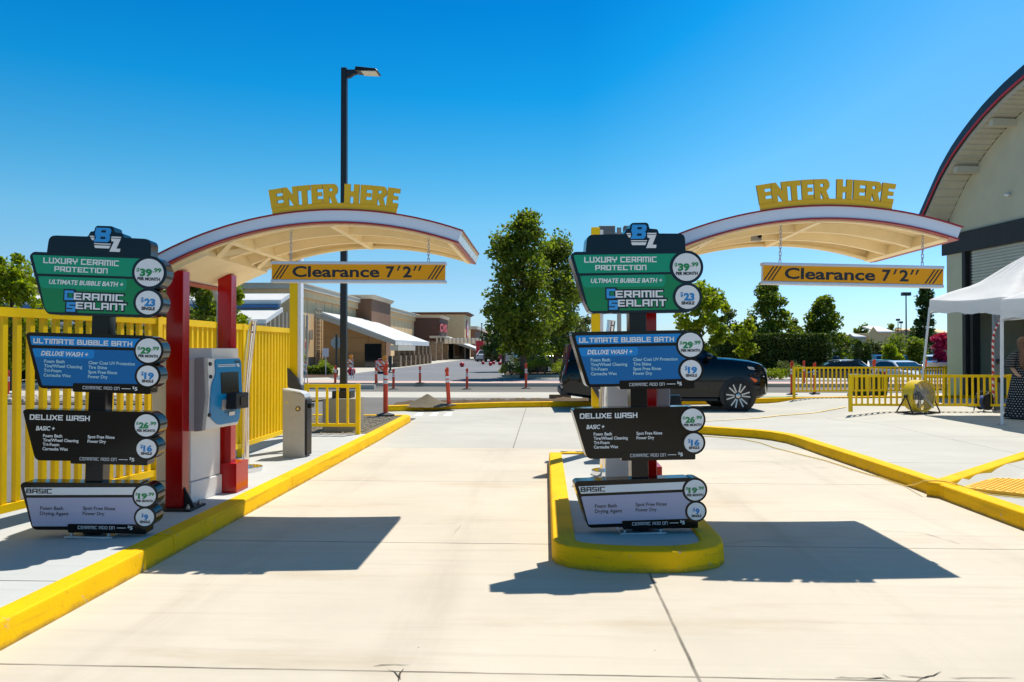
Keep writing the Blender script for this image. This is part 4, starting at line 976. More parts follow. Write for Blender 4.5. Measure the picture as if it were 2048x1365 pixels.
def camera_pole(label, px, pyt, Y, boxes):
    x, zt = WY(px, pyt, Y); t = thing('sensor_pole', label, 'pole', (x, Y, .1), group='grey sensor poles')
    b = MB(); b.tube([(0,0,0),(0,0,zt-.1)], .035, 12); b.build('pole', GREYP, t, smooth=40)
    b = MB(); b.box(-.28,.28,-.02,.02,zt-.22,zt-.18); b.box(-.02,.02,-.02,.02,zt-.25,zt-.1); b.build('arm', GREYP, t)
    for xx in (-.20,.20): b = MB(); b.box(xx-.13,xx+.13,-.1,.1,zt-.26,zt-.08); b.build('housing', M('slate_grey', (.10,.12,.14), .5, .08, 5), t, bevel=.01)
    return t
camera_pole('thin grey pole with two square heads behind the island menu sign', 1238, 456, 12.2, 2)
x, y = WY(427, 900, 9.2)[0], 9.2
t = thing('lamp_pole', 'slim grey pole with a cream cone lamp under the left canopy', 'lamp', (x, y, .146))
zt = WY(420, 566, 9.2)[1]-.146; b = MB(); b.tube([(0.06,0,0),(0.06,0,zt-.25),(.04,-.1,zt-.1),(-.02,-.25,zt)], .03, 10); b.build('pole', GREYP, t, smooth=40)
b = MB(); b.lathe([(.03,0),(.085,.06),(.14,.2),(.15,.34),(.05,.36)], 20, (-.05,-.3,zt-.02), axis=(-.45,-.35,.8)); b.build('lamp_head', CREAM, t, smooth=40)
# ------------------------------------------------------------------ yellow fences
def fence(label, path, z0, ztop, zbot, step, pk, rail_h, posts, group=None, name='picket_fence', post_w=.07, foot=None):
    o = Vector((*path[0], z0)); t = thing(name, label, 'fence', tuple(o), group=group)
    P = [Vector((x-o.x, y-o.y)) for x, y in path]
    for k, (a, c) in enumerate(zip(P, P[1:])):
        d = (c-a); Ln = d.length; d.normalize(); nrm = Vector((-d.y, d.x)); b = MB()
        n = int(Ln/step); q = pk/2
        for i in range(1, n):
            p = a+d*(Ln*i/n); b.hexa([(p+d*sx*q+nrm*sy*q).to_3d()+Vector((0,0,zbot+rail_h*.5)) for sx, sy in ((-1,-1),(1,-1),(1,1),(-1,1))],
                                     [(p+d*sx*q+nrm*sy*q).to_3d()+Vector((0,0,ztop-rail_h*.5)) for sx, sy in ((-1,-1),(1,-1),(1,1),(-1,1))])
        b.build('picket_panel', YEL, t)
        b = MB(); b.bar((a.x,a.y,ztop-rail_h/2),(c.x,c.y,ztop-rail_h/2), pk*1.5, rail_h); b.build('top_rail', YEL, t)
        b = MB(); b.bar((a.x,a.y,zbot+rail_h*.45),(c.x,c.y,zbot+rail_h*.45), pk*1.45, rail_h*.9); b.build('bottom_rail', YEL, t)
    for i, f in enumerate(posts):
        k = min(int(f), len(P)-2); p = P[k].lerp(P[k+1], f-k); w = post_w/2
        b = MB(); b.box(p.x-w, p.x+w, p.y-w, p.y+w, 0, ztop+.008); b.build('post', YEL, t)
    return t
# tall fence left of the walk
def inv(px, py, z): return G(px, py, z)
fp0 = (-4.62, 4.6); fp1 = (-4.10, 7.75); fp2 = (-4.14, 12.3)
fence('tall yellow picket fence running along the left pavement', [fp0, fp1, fp2], .146, 1.80, .13, .128, .046, .075, [0, 1, 1.985, 1.5], name='tall_picket_fence', post_w=.085)
lx, ly = G(716, 869, .146)
fence('short low yellow railing by the gravel bed and lamp base', [(-4.12, ly+.02), (lx, ly)], .146, .86, .13, .155, .036, .06, [0, 1], group='low yellow railings', name='railing')
nx, ny = G(1701, 822.5, .148)
fence('long low yellow railing behind the big yellow fan', [(nx, ny), (nx+3.5, ny+.0), (nx+7.2, ny)], .13, .88, .14, .13, .036, .06, [0, 1.05, 2], group='low yellow railings', name='railing', post_w=.075)
fx_, fy_ = G(1588, 797.5, .13)
fence('farthest low yellow railing standing on the yellow kerb ahead of the black car', [(fx_, fy_), (fx_+4.2, fy_+.75), (G(1925,797,.13)[0], fy_+1.3)], .13, .95, .20, .135, .034, .055, [0, 1, 2], group='low yellow railings', name='railing')

# ------------------------------------------------------------------ tall lamp pole
x, y = G(687, 858, .146)
t = thing('street_lamp', 'tall dark lamp pole on a square concrete base by the left railing', 'street lamp', (x, y, .1))
Hp = WY(687, 137, y)[1]-.1
b = MB(); r = .31; b.prism(roundpoly([(-r,-r),(r,-r),(r,r),(-r,r)], .05), -.1, WY(687, 796, y)[1]-.1, 'xy'); zb = WY(687,796,y)[1]-.1; b.build('concrete_base', concrete('base_concrete', (.36,.33,.27)), t, bevel=.02)
b = MB(); b.box(-.17,.17,-.17,.17,zb,zb+.13); b.build('base_cover', LAMPBLACK, t, bevel=.01)
b = MB(); b.hexa([(-.058,-.058,zb+.13),(.058,-.058,zb+.13),(.058,.058,zb+.13),(-.058,.058,zb+.13)], [(-.052,-.052,Hp),(.052,-.052,Hp),(.052,.052,Hp),(-.052,.052,Hp)]); b.build('pole', LAMPBLACK, t, bevel=.006)
s = y/FPX; hd = MB(); u = lambda px: (px-640)/14.63
hd.prism([(.053,Hp-.04),(.24,Hp-.04),(.24,Hp-.11),(.18,Hp-.125),(.10,Hp-.18),(.053,Hp-.18)], -.045, .045, 'xz'); hd.build('arm', LAMPBLACK, t, bevel=.005)
hd = MB(); hd.hexa([(.225,-.16,Hp-.10),(.66,-.16,Hp-.115),(.66,.17,Hp-.10),(.225,.17,Hp-.07)], [(.235,-.13,Hp-.01),(.61,-.13,Hp-.055),(.61,.14,Hp-.045),(.235,.14,Hp-.0)]); hh = hd.build('lamp_head', LAMPBLACK, t, bevel=.01)
hd = MB(); hd.hexa([(.345,-.145,Hp-.118),(.62,-.145,Hp-.127),(.62,.14,Hp-.112),(.345,.14,Hp-.097)], [(.345,-.145,Hp-.105),(.62,-.145,Hp-.113),(.62,.14,Hp-.10),(.345,.14,Hp-.085)]); hd.build('lens', M('lamp_lens', (.75,.70,.55), .3, .05, 8), hh)

# ------------------------------------------------------------------ orange delineator posts
def delineator():
    t = thing('delineator_post', 'x', 'traffic post', (0,0,0), group='orange delineator posts')
    b = MB(); b.lathe([(.052,.03),(.052,.80),(.046,.84),(.040,.86),(.040,.90),(.048,.92)], 14); b.build('tube', ORANGE, t, smooth=40)
    b = MB(); b.box(-.016,.016,-.03,.03,.915,1.04); b.box(-.055,-.016,-.026,.026,.90,1.0) ; b.box(.016,.05,-.026,.026,.90,1.03); b.build('handle', ORANGE, t, bevel=.008)
    for z in (.63,.73): b = MB(); b.lathe([(.0535,z),(.0535,z+.07)], 14, cap=False); b.build('band', REFL, t, smooth=True)
    b = MB(); b.lathe([(.20,0),(.20,.02),(.07,.05),(.055,.05)], 8); b.build('foot', BLACKM, t)
    return t
dl = delineator(); used = False
def place(px, py, z, top, label, tilt=0):
    global used
    x, y = G(px, py, z); h = (py-top)/FPX*y; o = dl if not used else dup(dl, (x,y,z))
    used = True; o.location = (x, y, z); o.scale = (1,1,h/1.03) if h < 1.2 else (1.1,1.1,h/1.03); o.rotation_euler = (0, tilt, random.uniform(0,.3)); o['label'] = label
place(771, 831, .15, 727, 'nearest orange post, on a flat black foot at the tip of the gravel bed')
place(898, 812, .12, 735, 'leaning orange post standing in the dirt strip right of the gravel pile', -.06)
place(934, 779, -.02, 737, 'orange post on a black foot in the road, right of the leaning one')
place(1052, 777.5, -.02, 727, 'orange post on a black foot in front of the tall poplar tree')
place(787, 779, -.02, 738, 'orange post on a black foot in the road, just right of the nearest post')
place(840, 766.5, ZL, 733, 'small orange post on the pink pavement before the shop columns')
place(752, 769, ZL, 735, 'orange post left of the barricade with the round amber lamp')
place(670.5, 768, ZL, 731, 'orange post beside the stop sign, left of the tall lamp pole')
place(1584, 790, .05, 724, 'orange post at the left end of the farthest yellow railing')
place(1608, 774, -.02, 723, 'orange post seen through the left bars of the farthest railing, on a black foot')
place(1629.5, 788, .0, 727, 'thin orange post seen through the farthest railing, third from its left end')
place(1748.5, 788, .0, 721, 'orange post behind both railings, in front of the parked white car')
place(1851, 790, .0, 722, 'orange post with white bands behind the tent leg')
place(15, 797, -.02, 740, 'orange post seen between the tall fence pickets at the far left')
place(37, 797, -.02, 741, 'second orange post between the tall fence pickets from the far left')

# ------------------------------------------------------------------ gravel pile, timber, barricades, signs, ball bollards
x, y = G(855, 813, .1); b = MB(); R = []
for j in range(12):
    rr = j/11; R.append([((rr*.62+.02)*cos(2*pi*k/40)*(1+.12*noise.noise((cos(k*.157),sin(k*.157),rr*2))), (rr*.62+.02)*sin(2*pi*k/40)*.9, .31*(1-rr)**1.15+.018*noise.noise((k*.7, rr*9, 3))) for k in range(40)])
b.rings(R[::-1], True, False); gp = b.build('gravel_pile', GRAVEL, smooth=True); gp.location = (x, y, .11); tag(gp, 'small cone of grey gravel heaped in the dirt strip', 'gravel pile')
b = MB(); x, y = G(1118, 799, .1); b.box(-.30,.36,-.12,.12,0,.10); b.box(-.30,.36,-.12,-.09,.10,.13); tb_ = b.build('timber_block', M('weathered_timber', (.30,.21,.12), .85, .2, 8), bevel=.006); tb_.location = (x, y, .12); tag(tb_, 'brown timber block on the dirt strip behind the black car', 'timber')
def stripes(name, c1, c2, sc):
    m, n, l, p = nodes(name); tc = n.new('ShaderNodeTexCoord'); sp = n.new('ShaderNodeSeparateXYZ'); l.new(tc.outputs['Object'], sp.inputs[0])
    w = mth(n, l, 'FRACT', mth(n, l, 'MULTIPLY', mth(n, l, 'ADD', sp.outputs[0], sp.outputs[2]), sc))
    l.new(mix(n, l, c1, c2, mth(n, l, 'GREATER_THAN', w, .5)), p.inputs['Base Color']); p.inputs['Roughness'].default_value = .5; return m
BARR = stripes('barricade_stripe', (.75,.72,.68), (.70,.16,.03), 4.2)
def barricade(label, px, py, lamp):
    x, y = G(px, py, ZL); t = thing('barricade', label, 'barricade', (x, y, ZL), group='striped road barricades'); w = .25
    for zz in (.52,.78): b = MB(); b.box(-w, w, -.05, -.02, zz, zz+.19); b.build('board', BARR, t)
    for sx in (-1,1):
        for q in (-.26,.22): b = MB(); b.bar((sx*(w-.03),q,0),(sx*(w-.03),-.01,1.0),.03,.03); b.build('leg', GALV, t)
    if lamp:
        b = MB(); b.lathe([(.1,-.03),(.1,.03)], 16, (w-.12,0,1.12), axis=(0,1,0)); b.build('lamp', M('amber_lens', (.85,.28,.01), .25, .1, 6), t, smooth=40)
        b = MB(); b.box(w-.19,w-.05,-.05,.05,.97,1.03); b.build('lamp_case', M('amber_case', (.7,.25,.01), .4, .1, 6), t)
barricade('striped barricade beside the yellow gate column and clipped hedge', 602, 768, False)
barricade('striped barricade topped by a round amber lamp, behind the nearest orange post', 763, 768, True)
barricade('striped barricade with amber lamp half hidden by the tall lamp pole', 697, 757, True)
def pole_sign(name, label, px, pyb, pyt, z0, boards, r=.03, cat='sign', pm=None, group=None):
    x, y = G(px, pyb, z0); t = thing(name, label, cat, (x, y, z0), group=group); zt = WY(px, pyt, y)[1]-z0
    b = MB(); b.cyl((0,0,-.05),(0,0,zt),r,None,10); b.build('pole', pm or GALV, t, smooth=40)
    for nm, P, m, e in boards(lambda qx, qy: (WY(qx, qy, y)[0]-x, WY(qx, qy, y)[1]-z0), y):
        b = MB(); b.prism(P, -e, -e+.012 if e > 0 else -e+.012, 'xz'); b.build(nm, m, t)
    return t
DGREEN = M('dark_green_post', (.01,.035,.028), .4, .1, 4)
pole_sign('stop_sign', 'back of an octagonal stop sign on a dark green post by the hedge', 672.5, 751, 669, ZL,
  lambda q, y: [('sign_plate', [q(672.5+12*cos(pi/8+k*pi/4), 686-12*sin(pi/8+k*pi/4)) for k in range(8)], M('sign_back', (.33,.36,.36), .4, .05, 5, metal=.3), -.04)], r=.055, pm=DGREEN)
pole_sign('notice_sign', 'small white notice on a thin post above the clipped hedge', 651.5, 752, 696, ZL,
  lambda q, y: [('sign_plate', [q(645,697), q(657.5,697), q(657.5,714), q(645,714)], M('sign_pale', (.60,.60,.68), .4, .06, 5), .035)])
def textlines(q, p0, p1, n): pass
ps = pole_sign('parking_sign', 'blue disabled parking sign above a white notice, in the planter by the poplar', 1019.5, 751, 677, ZL,
  lambda q, y: [('blue_plate', [q(1013.5,679), q(1026.5,679), q(1026.5,696), q(1013.5,696)], M('sign_parking_blue', (.03,.22,.50), .35, .05, 5), .05),
                ('white_plate', [q(1011.5,697.5), q(1028,697.5), q(1028,722), q(1011.5,722)], M('sign_notice_white', (.68,.68,.68), .4, .05, 5), .05)], r=.045, pm=DGREEN)
sx_, sy_ = ps.location.x, ps.location.y
qq = lambda px, py: (WY(px, py, sy_)[0]-sx_, WY(px, py, sy_)[1]-ZL)
b = MB()
for k in range(7):
    if k == 3: continue
    A, B = qq(1013.5, 701.5+k*2.7), qq(1026-(k % 3), 702.3+k*2.7); b.sheet([A, (B[0],A[1]), B, (A[0],B[1])], -.053)
b.build('notice_line', T_GREY, ps)
b = MB(); A, B = qq(1014,708.6), qq(1025.6,710.8); b.sheet([A,(B[0],A[1]),B,(A[0],B[1])], -.054)
for k in (0,1): A, B = qq(1012.5+k*13, 698), qq(1014.5+k*13, 700); b.sheet([A,(B[0],A[1]),B,(A[0],B[1])], -.054)
b.build('notice_heading', T_BLACK, ps)
b = MB(); c = qq(1020, 688); b.prism(circ((c[0],c[1]-.03), .10, 20), -.053, -.051, 'xz'); b.prism(circ((c[0]-.02,c[1]+.14), .045, 12), -.053, -.051, 'xz'); b.build('symbol', SWHITE, ps)
pole_sign('stop_sign', 'small red stop sign far off before the grey green tree', 981.5, 726, 697, ZL,
  lambda q, y: [('sign_plate', [q(981.5+4.8*cos(pi/8+k*pi/4), 706.5-4.8*sin(pi/8+k*pi/4)) for k in range(8)], M('stop_red', (.42,.01,.015), .5, .05, 5), .06)], r=.05, pm=DGREEN)
BALL = M('ball_red', (.50,.012,.022), .35, .08, 3, coat=.2)
def ball(label, px, pyc, r):
    x, y = G(px, pyc+r, ZL); R = r/FPX*y; o = MB().sphere((0,0,R*.97), R, 20, 12).build('ball_bollard', BALL, smooth=True); o.location = (x, y, ZL)
    tag(o, label, 'bollard', 'red ball bollards before the shop')
ball('largest red ball bollard, beside the tall lamp pole', 703, 743, 8.2)
ball('red ball bollard at the end of the stone columns', 924, 729.5, 5)
ball('red ball bollard right of the red emblem store entrance, the smaller far one', 966, 726.2, 3.3)
ball('red ball bollard under the small red stop sign', 981, 728.2, 4)
ball('red ball bollard just right behind the one under the stop sign', 987.5, 726, 3.2)
ball('red ball bollard nearest the blue parking sign', 999.5, 727.2, 3.7)
x, y = G(766, 748, ZL)
t = thing('shopping_cart_box', 'red box with a white dot behind the barricade lamp', 'box', (x, y, ZL)); k = y/FPX
b = MB(); b.hexa([(-.42,-.2,.15),(.2,-.2,.15),(.2,.25,.15),(-.42,.25,.15)], [(-.46,-.22,.80),(.26,-.22,.80),(.26,.3,.80),(-.46,.3,.80)]); b.build('body', SIGNR, t, bevel=.03)
b = MB(); b.box(-.36,.16,-.2,.25,0,.15); b.build('base', BLACKM, t); b = MB(); b.tube([(-.3,0,.80),(-.26,0,.92),(.08,0,.92),(.12,0,.80)], .02, 8); b.build('handle', GALV, t)
b = MB(); b.cyl((-.2,-.235,.5),(-.2,-.2,.5),.06,None,14); b.build('dot', SWHITE, t)
x, y = G(780.5, 746, ZL); t = thing('menu_post', 'thin dark green bollard post before the shop glass door', 'post', (x, y, ZL)); k = y/FPX
b = MB(); b.lathe([(.14,0),(.14,.06),(.07,.12),(.065,34*k*.9)], 12); b.build('pole', DGREEN, t, smooth=40); b = MB(); b.box(-.1,.1,-.1,.1,30*k*.6,34*k); b.build('cap', DGREEN, t)

# ------------------------------------------------------------------ the black car
def wheel(parent, x, y, s, r, wd, spokes=True):
    """s = -1 towards the camera side"""
    o = bpy.data.objects.new('wheel', None); COL.objects.link(o); o.parent = parent; o.location = (x, y, r); o.empty_display_size = .1
    b = MB(); b.lathe([(r*.80,-wd/2),(r*.9,-wd/2),(r*.985,-wd*.36),(r,-wd*.2),(r,wd*.2),(r*.985,wd*.36),(r*.9,wd/2),(r*.80,wd/2)], 40, axis=(0,1,0), cap=False); b.build('tyre', TYRE, o, smooth=40)
    b = MB(); b.lathe([(r*.81,-wd*.47),(r*.77,-wd*.40),(r*.74,-wd*.10),(.01,-wd*.08)], 36, axis=(0,-1,0) if s > 0 else (0,1,0), cap=False); b.build('rim', M('rim_dark', (.03,.03,.035), .3, .1, 5, metal=.6), o, smooth=40)
    if spokes:
        b = MB(); yy = s*wd*.44
        for k in range(6):
            for e in (-.155,.155):
                a = k*pi/3+e+.1; a1 = a+(-.05 if e < 0 else .05)
                b.bar((r*.14*cos(a),yy*.85,r*.14*sin(a)),(r*.78*cos(a1),yy,r*.78*sin(a1)), .034, .03, (0,1,0))
        b.lathe([(r*.81,-.008),(r*.81,.008),(r*.77,.008),(r*.77,-.008)], 36, (0,yy,0), axis=(0,1,0), cap=False)
        b.lathe([(r*.15,-.02),(r*.15,.02),(r*.02,.03)], 14, (0,yy*.9,0), axis=(0,s,0)); b.build('spoke', M('alloy_silver', (.42,.43,.45), .22, .05, 5, metal=.8), o, smooth=40)
    return o
CARP = M('car_black_paint', (.002,.003,.005), .05, .1, 3, spec=.42)
fxw, fyw = G(1475, 823.5, 0); car = thing('parked_car', 'black luxury sport utility car crossing behind the island menu sign', 'car', (fxw-1.87, fyw+.98, 0), radians(1.5))
def loft_side(b, prof, ys, inset, zmid):
    """closed side profile swept across the width with tucked-in edges"""
    cx_ = sum(p[0] for p in prof)/len(prof); R = []
    for yy, k in ys: R.append([(cx_+(x-cx_)*(1-inset*k), yy, zmid+(z-zmid)*(1-inset*k*.9)) for x, z in prof])
    b.rings(R); return b
ST = [(-2.70,.56,.80,.80),(-2.68,.50,.95,.90),(-2.60,.42,1.20,.96),(-2.5,.40,1.33,.98),(-2.0,.33,1.35,1),(-1,.28,1.36,1),(0,.28,1.365,1),(1.0,.28,1.37,1),(1.4,.28,1.375,1),(1.8,.28,1.35,1),(2.2,.29,1.305,.99),(2.45,.33,1.25,.965),(2.58,.38,1.19,.93),(2.66,.42,1.08,.88),(2.69,.46,.95,.84),(2.70,.55,.80,.80)]
b = MB(); R = []
for x_, zb, zt, w_ in ST:
    h = zt-zb; half = [(.85*w_,zb),(.955*w_,zb+.08*h),(.985*w_,zb+.30*h),(.985*w_,zb+.56*h),(.962*w_,zb+.74*h),(.925*w_,zb+.88*h),(.87*w_,zt-.02*h),(.75*w_,zt+.015*h),(.35*w_,zt+.03*h)]
    R.append([(x_,-y_,z_) for y_, z_ in half]+[(x_,y_,z_) for y_, z_ in reversed(half)])
b.rings(R); body = b.build('body', CARP, car, smooth=30)
b = MB(); gb = [(-2.56,1.33),(1.42,1.36),(.98,1.62),(.50,1.87),(.1,1.93),(-1.6,1.93),(-2.25,1.86),(-2.38,1.78)]
R = []
for yy, k in ((-.875,0),(.875,0)):
    R.append([(x, yy*(1-.235*max(0,(z-1.33)/.6)), z) for x, z in roundpoly(gb, .10, 3)])
b.rings(R); b.build('cabin', CARP, car, smooth=35)
def sidewin(name, pts, sgn, m=GLASS):
    b = MB(); f = lambda x, z, e: (x, sgn*(.875*(1-.235*max(0,(z-1.33)/.6))+e), z); P = roundpoly(pts, .04, 3)
    n = len(P); tri = tessellate_polygon([[Vector((x, z, 0)) for x, z in P]]); b.add([f(x,z,.006) for x,z in P], [tuple(q) for q in tri]); b.build(name, m, car, fixn=False)
for sg in (-1,1):
    sidewin('window', [(.02,1.40),(1.12,1.40),(.85,1.60),(.48,1.81),(.02,1.84)], sg); sidewin('window', [(-1.05,1.40),(-.04,1.40),(-.04,1.83),(-1.05,1.84)], sg); sidewin('window', [(-2.25,1.42),(-1.12,1.40),(-1.12,1.84),(-1.75,1.82),(-2.05,1.76)], sg)
b = MB(); f = lambda t, w: (1.42+(.50-1.42)*t+.016, w*.875*(1-.235*(.03+t*.53)/.6)*.93, 1.36+(1.87-1.36)*t+.016); b.add([f(.04,-1),f(.04,1),f(.95,1),f(.95,-1)], [(0,1,2,3)]); b.build('windscreen', GLASS, car, fixn=False)
for wx in (-1.20,1.87):
    for sg in (-1,1):
        b = MB(); b.lathe([(.475,-.01),(.475,.012),(.465,.02)], 40, (wx, sg*.976, .42), axis=(0,sg,0)); b.build('wheel_arch', BLACKM, car, smooth=40)
        w_ = wheel(car, wx, sg*.885, sg, .405, .25)
for sg in (-1,1):
    b = MB(); b.box(-2.0,1.35,sg*.93-.06,sg*.93+.06,.26,.34); b.build('side_step', BLACKM, car, bevel=.02)
    b = MB(); b.sphere((0,0,0), .12, 14, 8, (.75,1.0,.8)); o = b.build('mirror', CARP, car, smooth=True); o.location = (1.10, sg*1.06, 1.42)
    b = MB(); b.bar((1.10,sg*.85,1.36),(1.10,sg*1.0,1.39),.05,.05); b.build('mirror_arm', BLACKM, car)
    b = MB(); b.hexa([(2.15,sg*.955,1.10),(2.60,sg*.80,1.02),(2.60,sg*.78,1.12),(2.12,sg*.95,1.16)], [(2.15,sg*.985,1.10),(2.685,sg*.82,1.02),(2.66,sg*.78,1.12),(2.12,sg*.976,1.16)]); b.build('headlight', M('headlight', (.45,.45,.47), .1, .2, 6, coat=.6), car, bevel=.01)
    b = MB(); b.bar((2.55,sg*.90,.92),(2.63,sg*.88,.45),.03,.035); b.build('running_light', M('drl', (.70,.68,.60), .2, .1, 6), car)
    b = MB(); b.prism([(2.18,.89),(2.36,.83),(2.37,.77),(2.30,.76),(2.23,.83)], sg*.975-.012, sg*.975+.012, 'xz'); b.build('side_marker', M('marker_orange', (.80,.12,.01), .3, .1, 6), car)
    b = MB(); b.bar((-2.48,sg*.80,1.74),(-2.62,sg*.93,.95),.04,.06); b.build('tail_light', M('tail_red', (.10,.008,.008), .2, .1, 6, coat=.5), car)
    for dx in (-.05,-1.0): b = MB(); b.box(dx-.24,dx-.02,sg*.955-.015,sg*.955+.02,1.08,1.115); b.build('door_handle', CARP, car, bevel=.006)
    for xx in (-1.08,0.0,1.12): b = MB(); b.box(xx-.004,xx+.004,sg*.984-.004,sg*.984+.004,.55,.92); b.build('door_seam', BLACKM, car)
b = MB(); b.box(2.60,2.70,-.62,.62,.62,1.02); b.build('grille', M('grille_chrome', (.4,.4,.42), .15, .2, 20, metal=.9), car, bevel=.02)
b = MB(); b.box(-2.74,-2.55,-.9,.9,.40,.58); b.build('rear_bumper', BLACKM, car, bevel=.03)
b = MB(); b.tube([(-2.2,-.6,1.95),(-1.9,-.6,1.99),(-.4,-.6,1.99),(-.1,-.6,1.94)], .018, 8); b.build('roof_rail', BLACKM, car)

# ------------------------------------------------------------------ parked cars far off
def small_car(kind, col):
    t = thing('parked_car', 'x', 'car', (0,0,0), group='cars parked in the lot'); pm = M('carpaint_'+col[0], col[1], .18, .08, 3, coat=.7)
    if kind == 'sedan': lowp = [(-2.25,.3),(-2.3,.6),(-2.2,.92),(-1.2,.98),(.9,.95),(2.0,.80),(2.28,.6),(2.25,.3)]; cab = [(-1.75,.93),(1.05,.93),(.35,1.38),(-.2,1.45),(-.85,1.43)]
    elif kind == 'suv': lowp = [(-2.25,.35),(-2.3,.65),(-2.25,1.02),(1.0,1.05),(2.1,.95),(2.3,.65),(2.25,.35)]; cab = [(-2.25,1.0),(1.15,1.02),(.45,1.60),(-.1,1.68),(-1.7,1.68),(-2.1,1.60)]
    else: lowp = [(-2.7,.5),(-2.75,.8),(-2.7,1.12),(.4,1.12),(1.7,1.12),(2.6,1.02),(2.75,.7),(2.7,.45)]; cab = [(-.55,1.1),(1.5,1.1),(.9,1.72),(.2,1.82),(-.4,1.78)]
    W_ = .9 if kind != 'pickup' else .98
    b = MB(); loft_side(b, roundpoly(lowp, .12, 2), [(-W_,.04),(-W_*.97,0),(W_*.97,0),(W_,.04)], 1, .65); b.build('body', pm, t, smooth=35)
    b = MB(); R = []; zb = cab[0][1]; zt = max(p[1] for p in cab)
    for yy in (-.97,.97): R.append([(x, W_*yy*(1-.22*(z-zb)/(zt-zb)), z) for x, z in roundpoly(cab, .1, 2)])
    b.rings(R); b.build('cabin', pm, t, smooth=35)
    xs = [p[0] for p in cab]; xm = (min(xs)+max(xs))/2
    gl = [(xm+(x-xm)*.86, zb+.05+(z-zb)*.80) for x, z in cab]
    for sg in (-1,1):
        b = MB(); f = lambda x, z: (x, sg*(W_*.97*(1-.22*(z-zb)/(zt-zb))+.008), z); tri = tessellate_polygon([[Vector((x,z,0)) for x, z in gl]]); b.add([f(*p) for p in gl], [tuple(q) for q in tri]); b.build('window', GLASS, t, fixn=False)
    a, c = cab[1], cab[2]; b = MB()
    g = lambda u, w: (a[0]+(c[0]-a[0])*u+.012, w*W_*.86*(1-.2*u), a[1]+(c[1]-a[1])*u+.012); b.add([g(.08,-1),g(.08,1),g(.95,1),g(.95,-1)], [(0,1,2,3)]); b.build('windscreen', GLASS, t, fixn=False)
    a, c = cab[0], cab[-1]; b = MB(); g = lambda u, w: (a[0]+(c[0]-a[0])*u-.012, w*W_*.86*(1-.2*u), a[1]+(c[1]-a[1])*u+.012); b.add([g(.1,-1),g(.1,1),g(.92,1),g(.92,-1)], [(0,1,2,3)]); b.build('rear_window', GLASS, t, fixn=False)
    for wx in (-1.35,1.4):
        for sg in (-1,1): wheel(t, wx*(1.15 if kind == 'pickup' else 1), sg*(W_-.09), sg, .33 if kind != 'pickup' else .38, .2, False)
    for sg in (-1,1):
        b = MB(); xx = min(p[0] for p in lowp); b.box(xx-.03,xx+.08,sg*W_*.72-.1,sg*W_*.72+.1,.75,.92); b.build('tail_light', M('tail_red2', (.45,.01,.01), .3, .1, 6), t)
        b = MB(); xx = max(p[0] for p in lowp); b.box(xx-.12,xx+.01,sg*W_*.7-.12,sg*W_*.7+.12,.62,.74); b.build('headlight', M('headlight2', (.6,.6,.6), .15, .1, 6), t)
    return t
CC = {'white':('white',(.72,.72,.72)),'silver':('silver',(.42,.44,.46)),'black':('black',(.01,.01,.012)),'blue':('blue',(.02,.09,.26)),'red':('red',(.35,.02,.02)),'grey':('grey',(.10,.11,.12)),'navy':('navy',(.008,.018,.045)),'teal':('teal',(.02,.12,.14))}
protos = {}
def park(kind, col, px, py, rz, label):
    x, y = G(px, py, ZL)
    if (kind, col) not in protos: o = protos[(kind, col)] = small_car(kind, CC[col])
    else: o = dup(protos[(kind, col)], (0,0,0))
    o.location = (x, y, ZL); o.rotation_euler = (0,0,radians(rz)); o['label'] = label
park('pickup','navy', 1122, 748, 20, 'dark navy pickup truck parked behind the black car, tail light toward the planter')
park('suv','silver', 1078, 738, 100, 'pale silver car parked behind the tall poplar trunk')
park('sedan','white', 1104, 731, 95, 'white car parked between the two poplar trunks')
park('suv','blue', 1030, 731, 95, 'small blue car beside the blue parking sign')
park('sedan','white', 972, 723.5, 85, 'white car left of the red stop sign far off')
park('sedan','red', 1002, 724, 80, 'far red car behind the ball bollards')
park('suv','black', 990, 724, 80, 'far black car behind the ball bollards')
def park2(kind, col, px, Y, rz, label):
    park(kind, col, px, 740, rz, label); o = [q for q in S.objects if q.get('label') == label][0]; o.location = (WY(px, 700, Y)[0], Y, ZR)
park2('sedan','black', 1668, 40.5, 172, 'black car parked at the right end of the long hedge, its roof above the railing')
park2('sedan','white', 1684, 48, 100, 'white car behind the black one at the hedge end')
park2('sedan','silver', 1668, 62, 95, 'silver car farther back past the hedge end')
park2('suv','grey', 1646, 55, 80, 'grey car half hidden by the hedge end')
park2('sedan','teal', 1752, 48, 80, 'dark teal car parked right of the two clipped columns')
park2('sedan','white', 1800, 43, 285, 'white car with dark windscreen behind the teal car')
park2('suv','white', 1823, 58, 100, 'white car glinting in the sun before the round clipped bush')
park2('sedan','blue', 1874, 41.5, 250, 'bright blue car parked by the corner of the arched building')
park2('suv','silver', 1868, 66, 95, 'silver car below the magenta flowering tree')
park2('suv','blue', 1748, 62, 90, 'blue car beyond the teal car roof')
park2('sedan','silver', 1690, 76, 90, 'distant silver car between hedge and clipped columns')
for k_ in range(7):
    park2(['suv','sedan'][k_ % 2], ['white','silver','red','black','blue','white','grey'][k_], 1650+k_*36, 92+4*(k_ % 3), 88, ['white car in the farthest row, leftmost of it','silver car in the farthest row, second from the left','red car in the farthest row behind the clipped columns','black car in the farthest row above the teal car','blue car in the farthest row right of the teal car','white car in the farthest row left of the tent leg','grey car in the farthest row nearest the arched building'][k_])

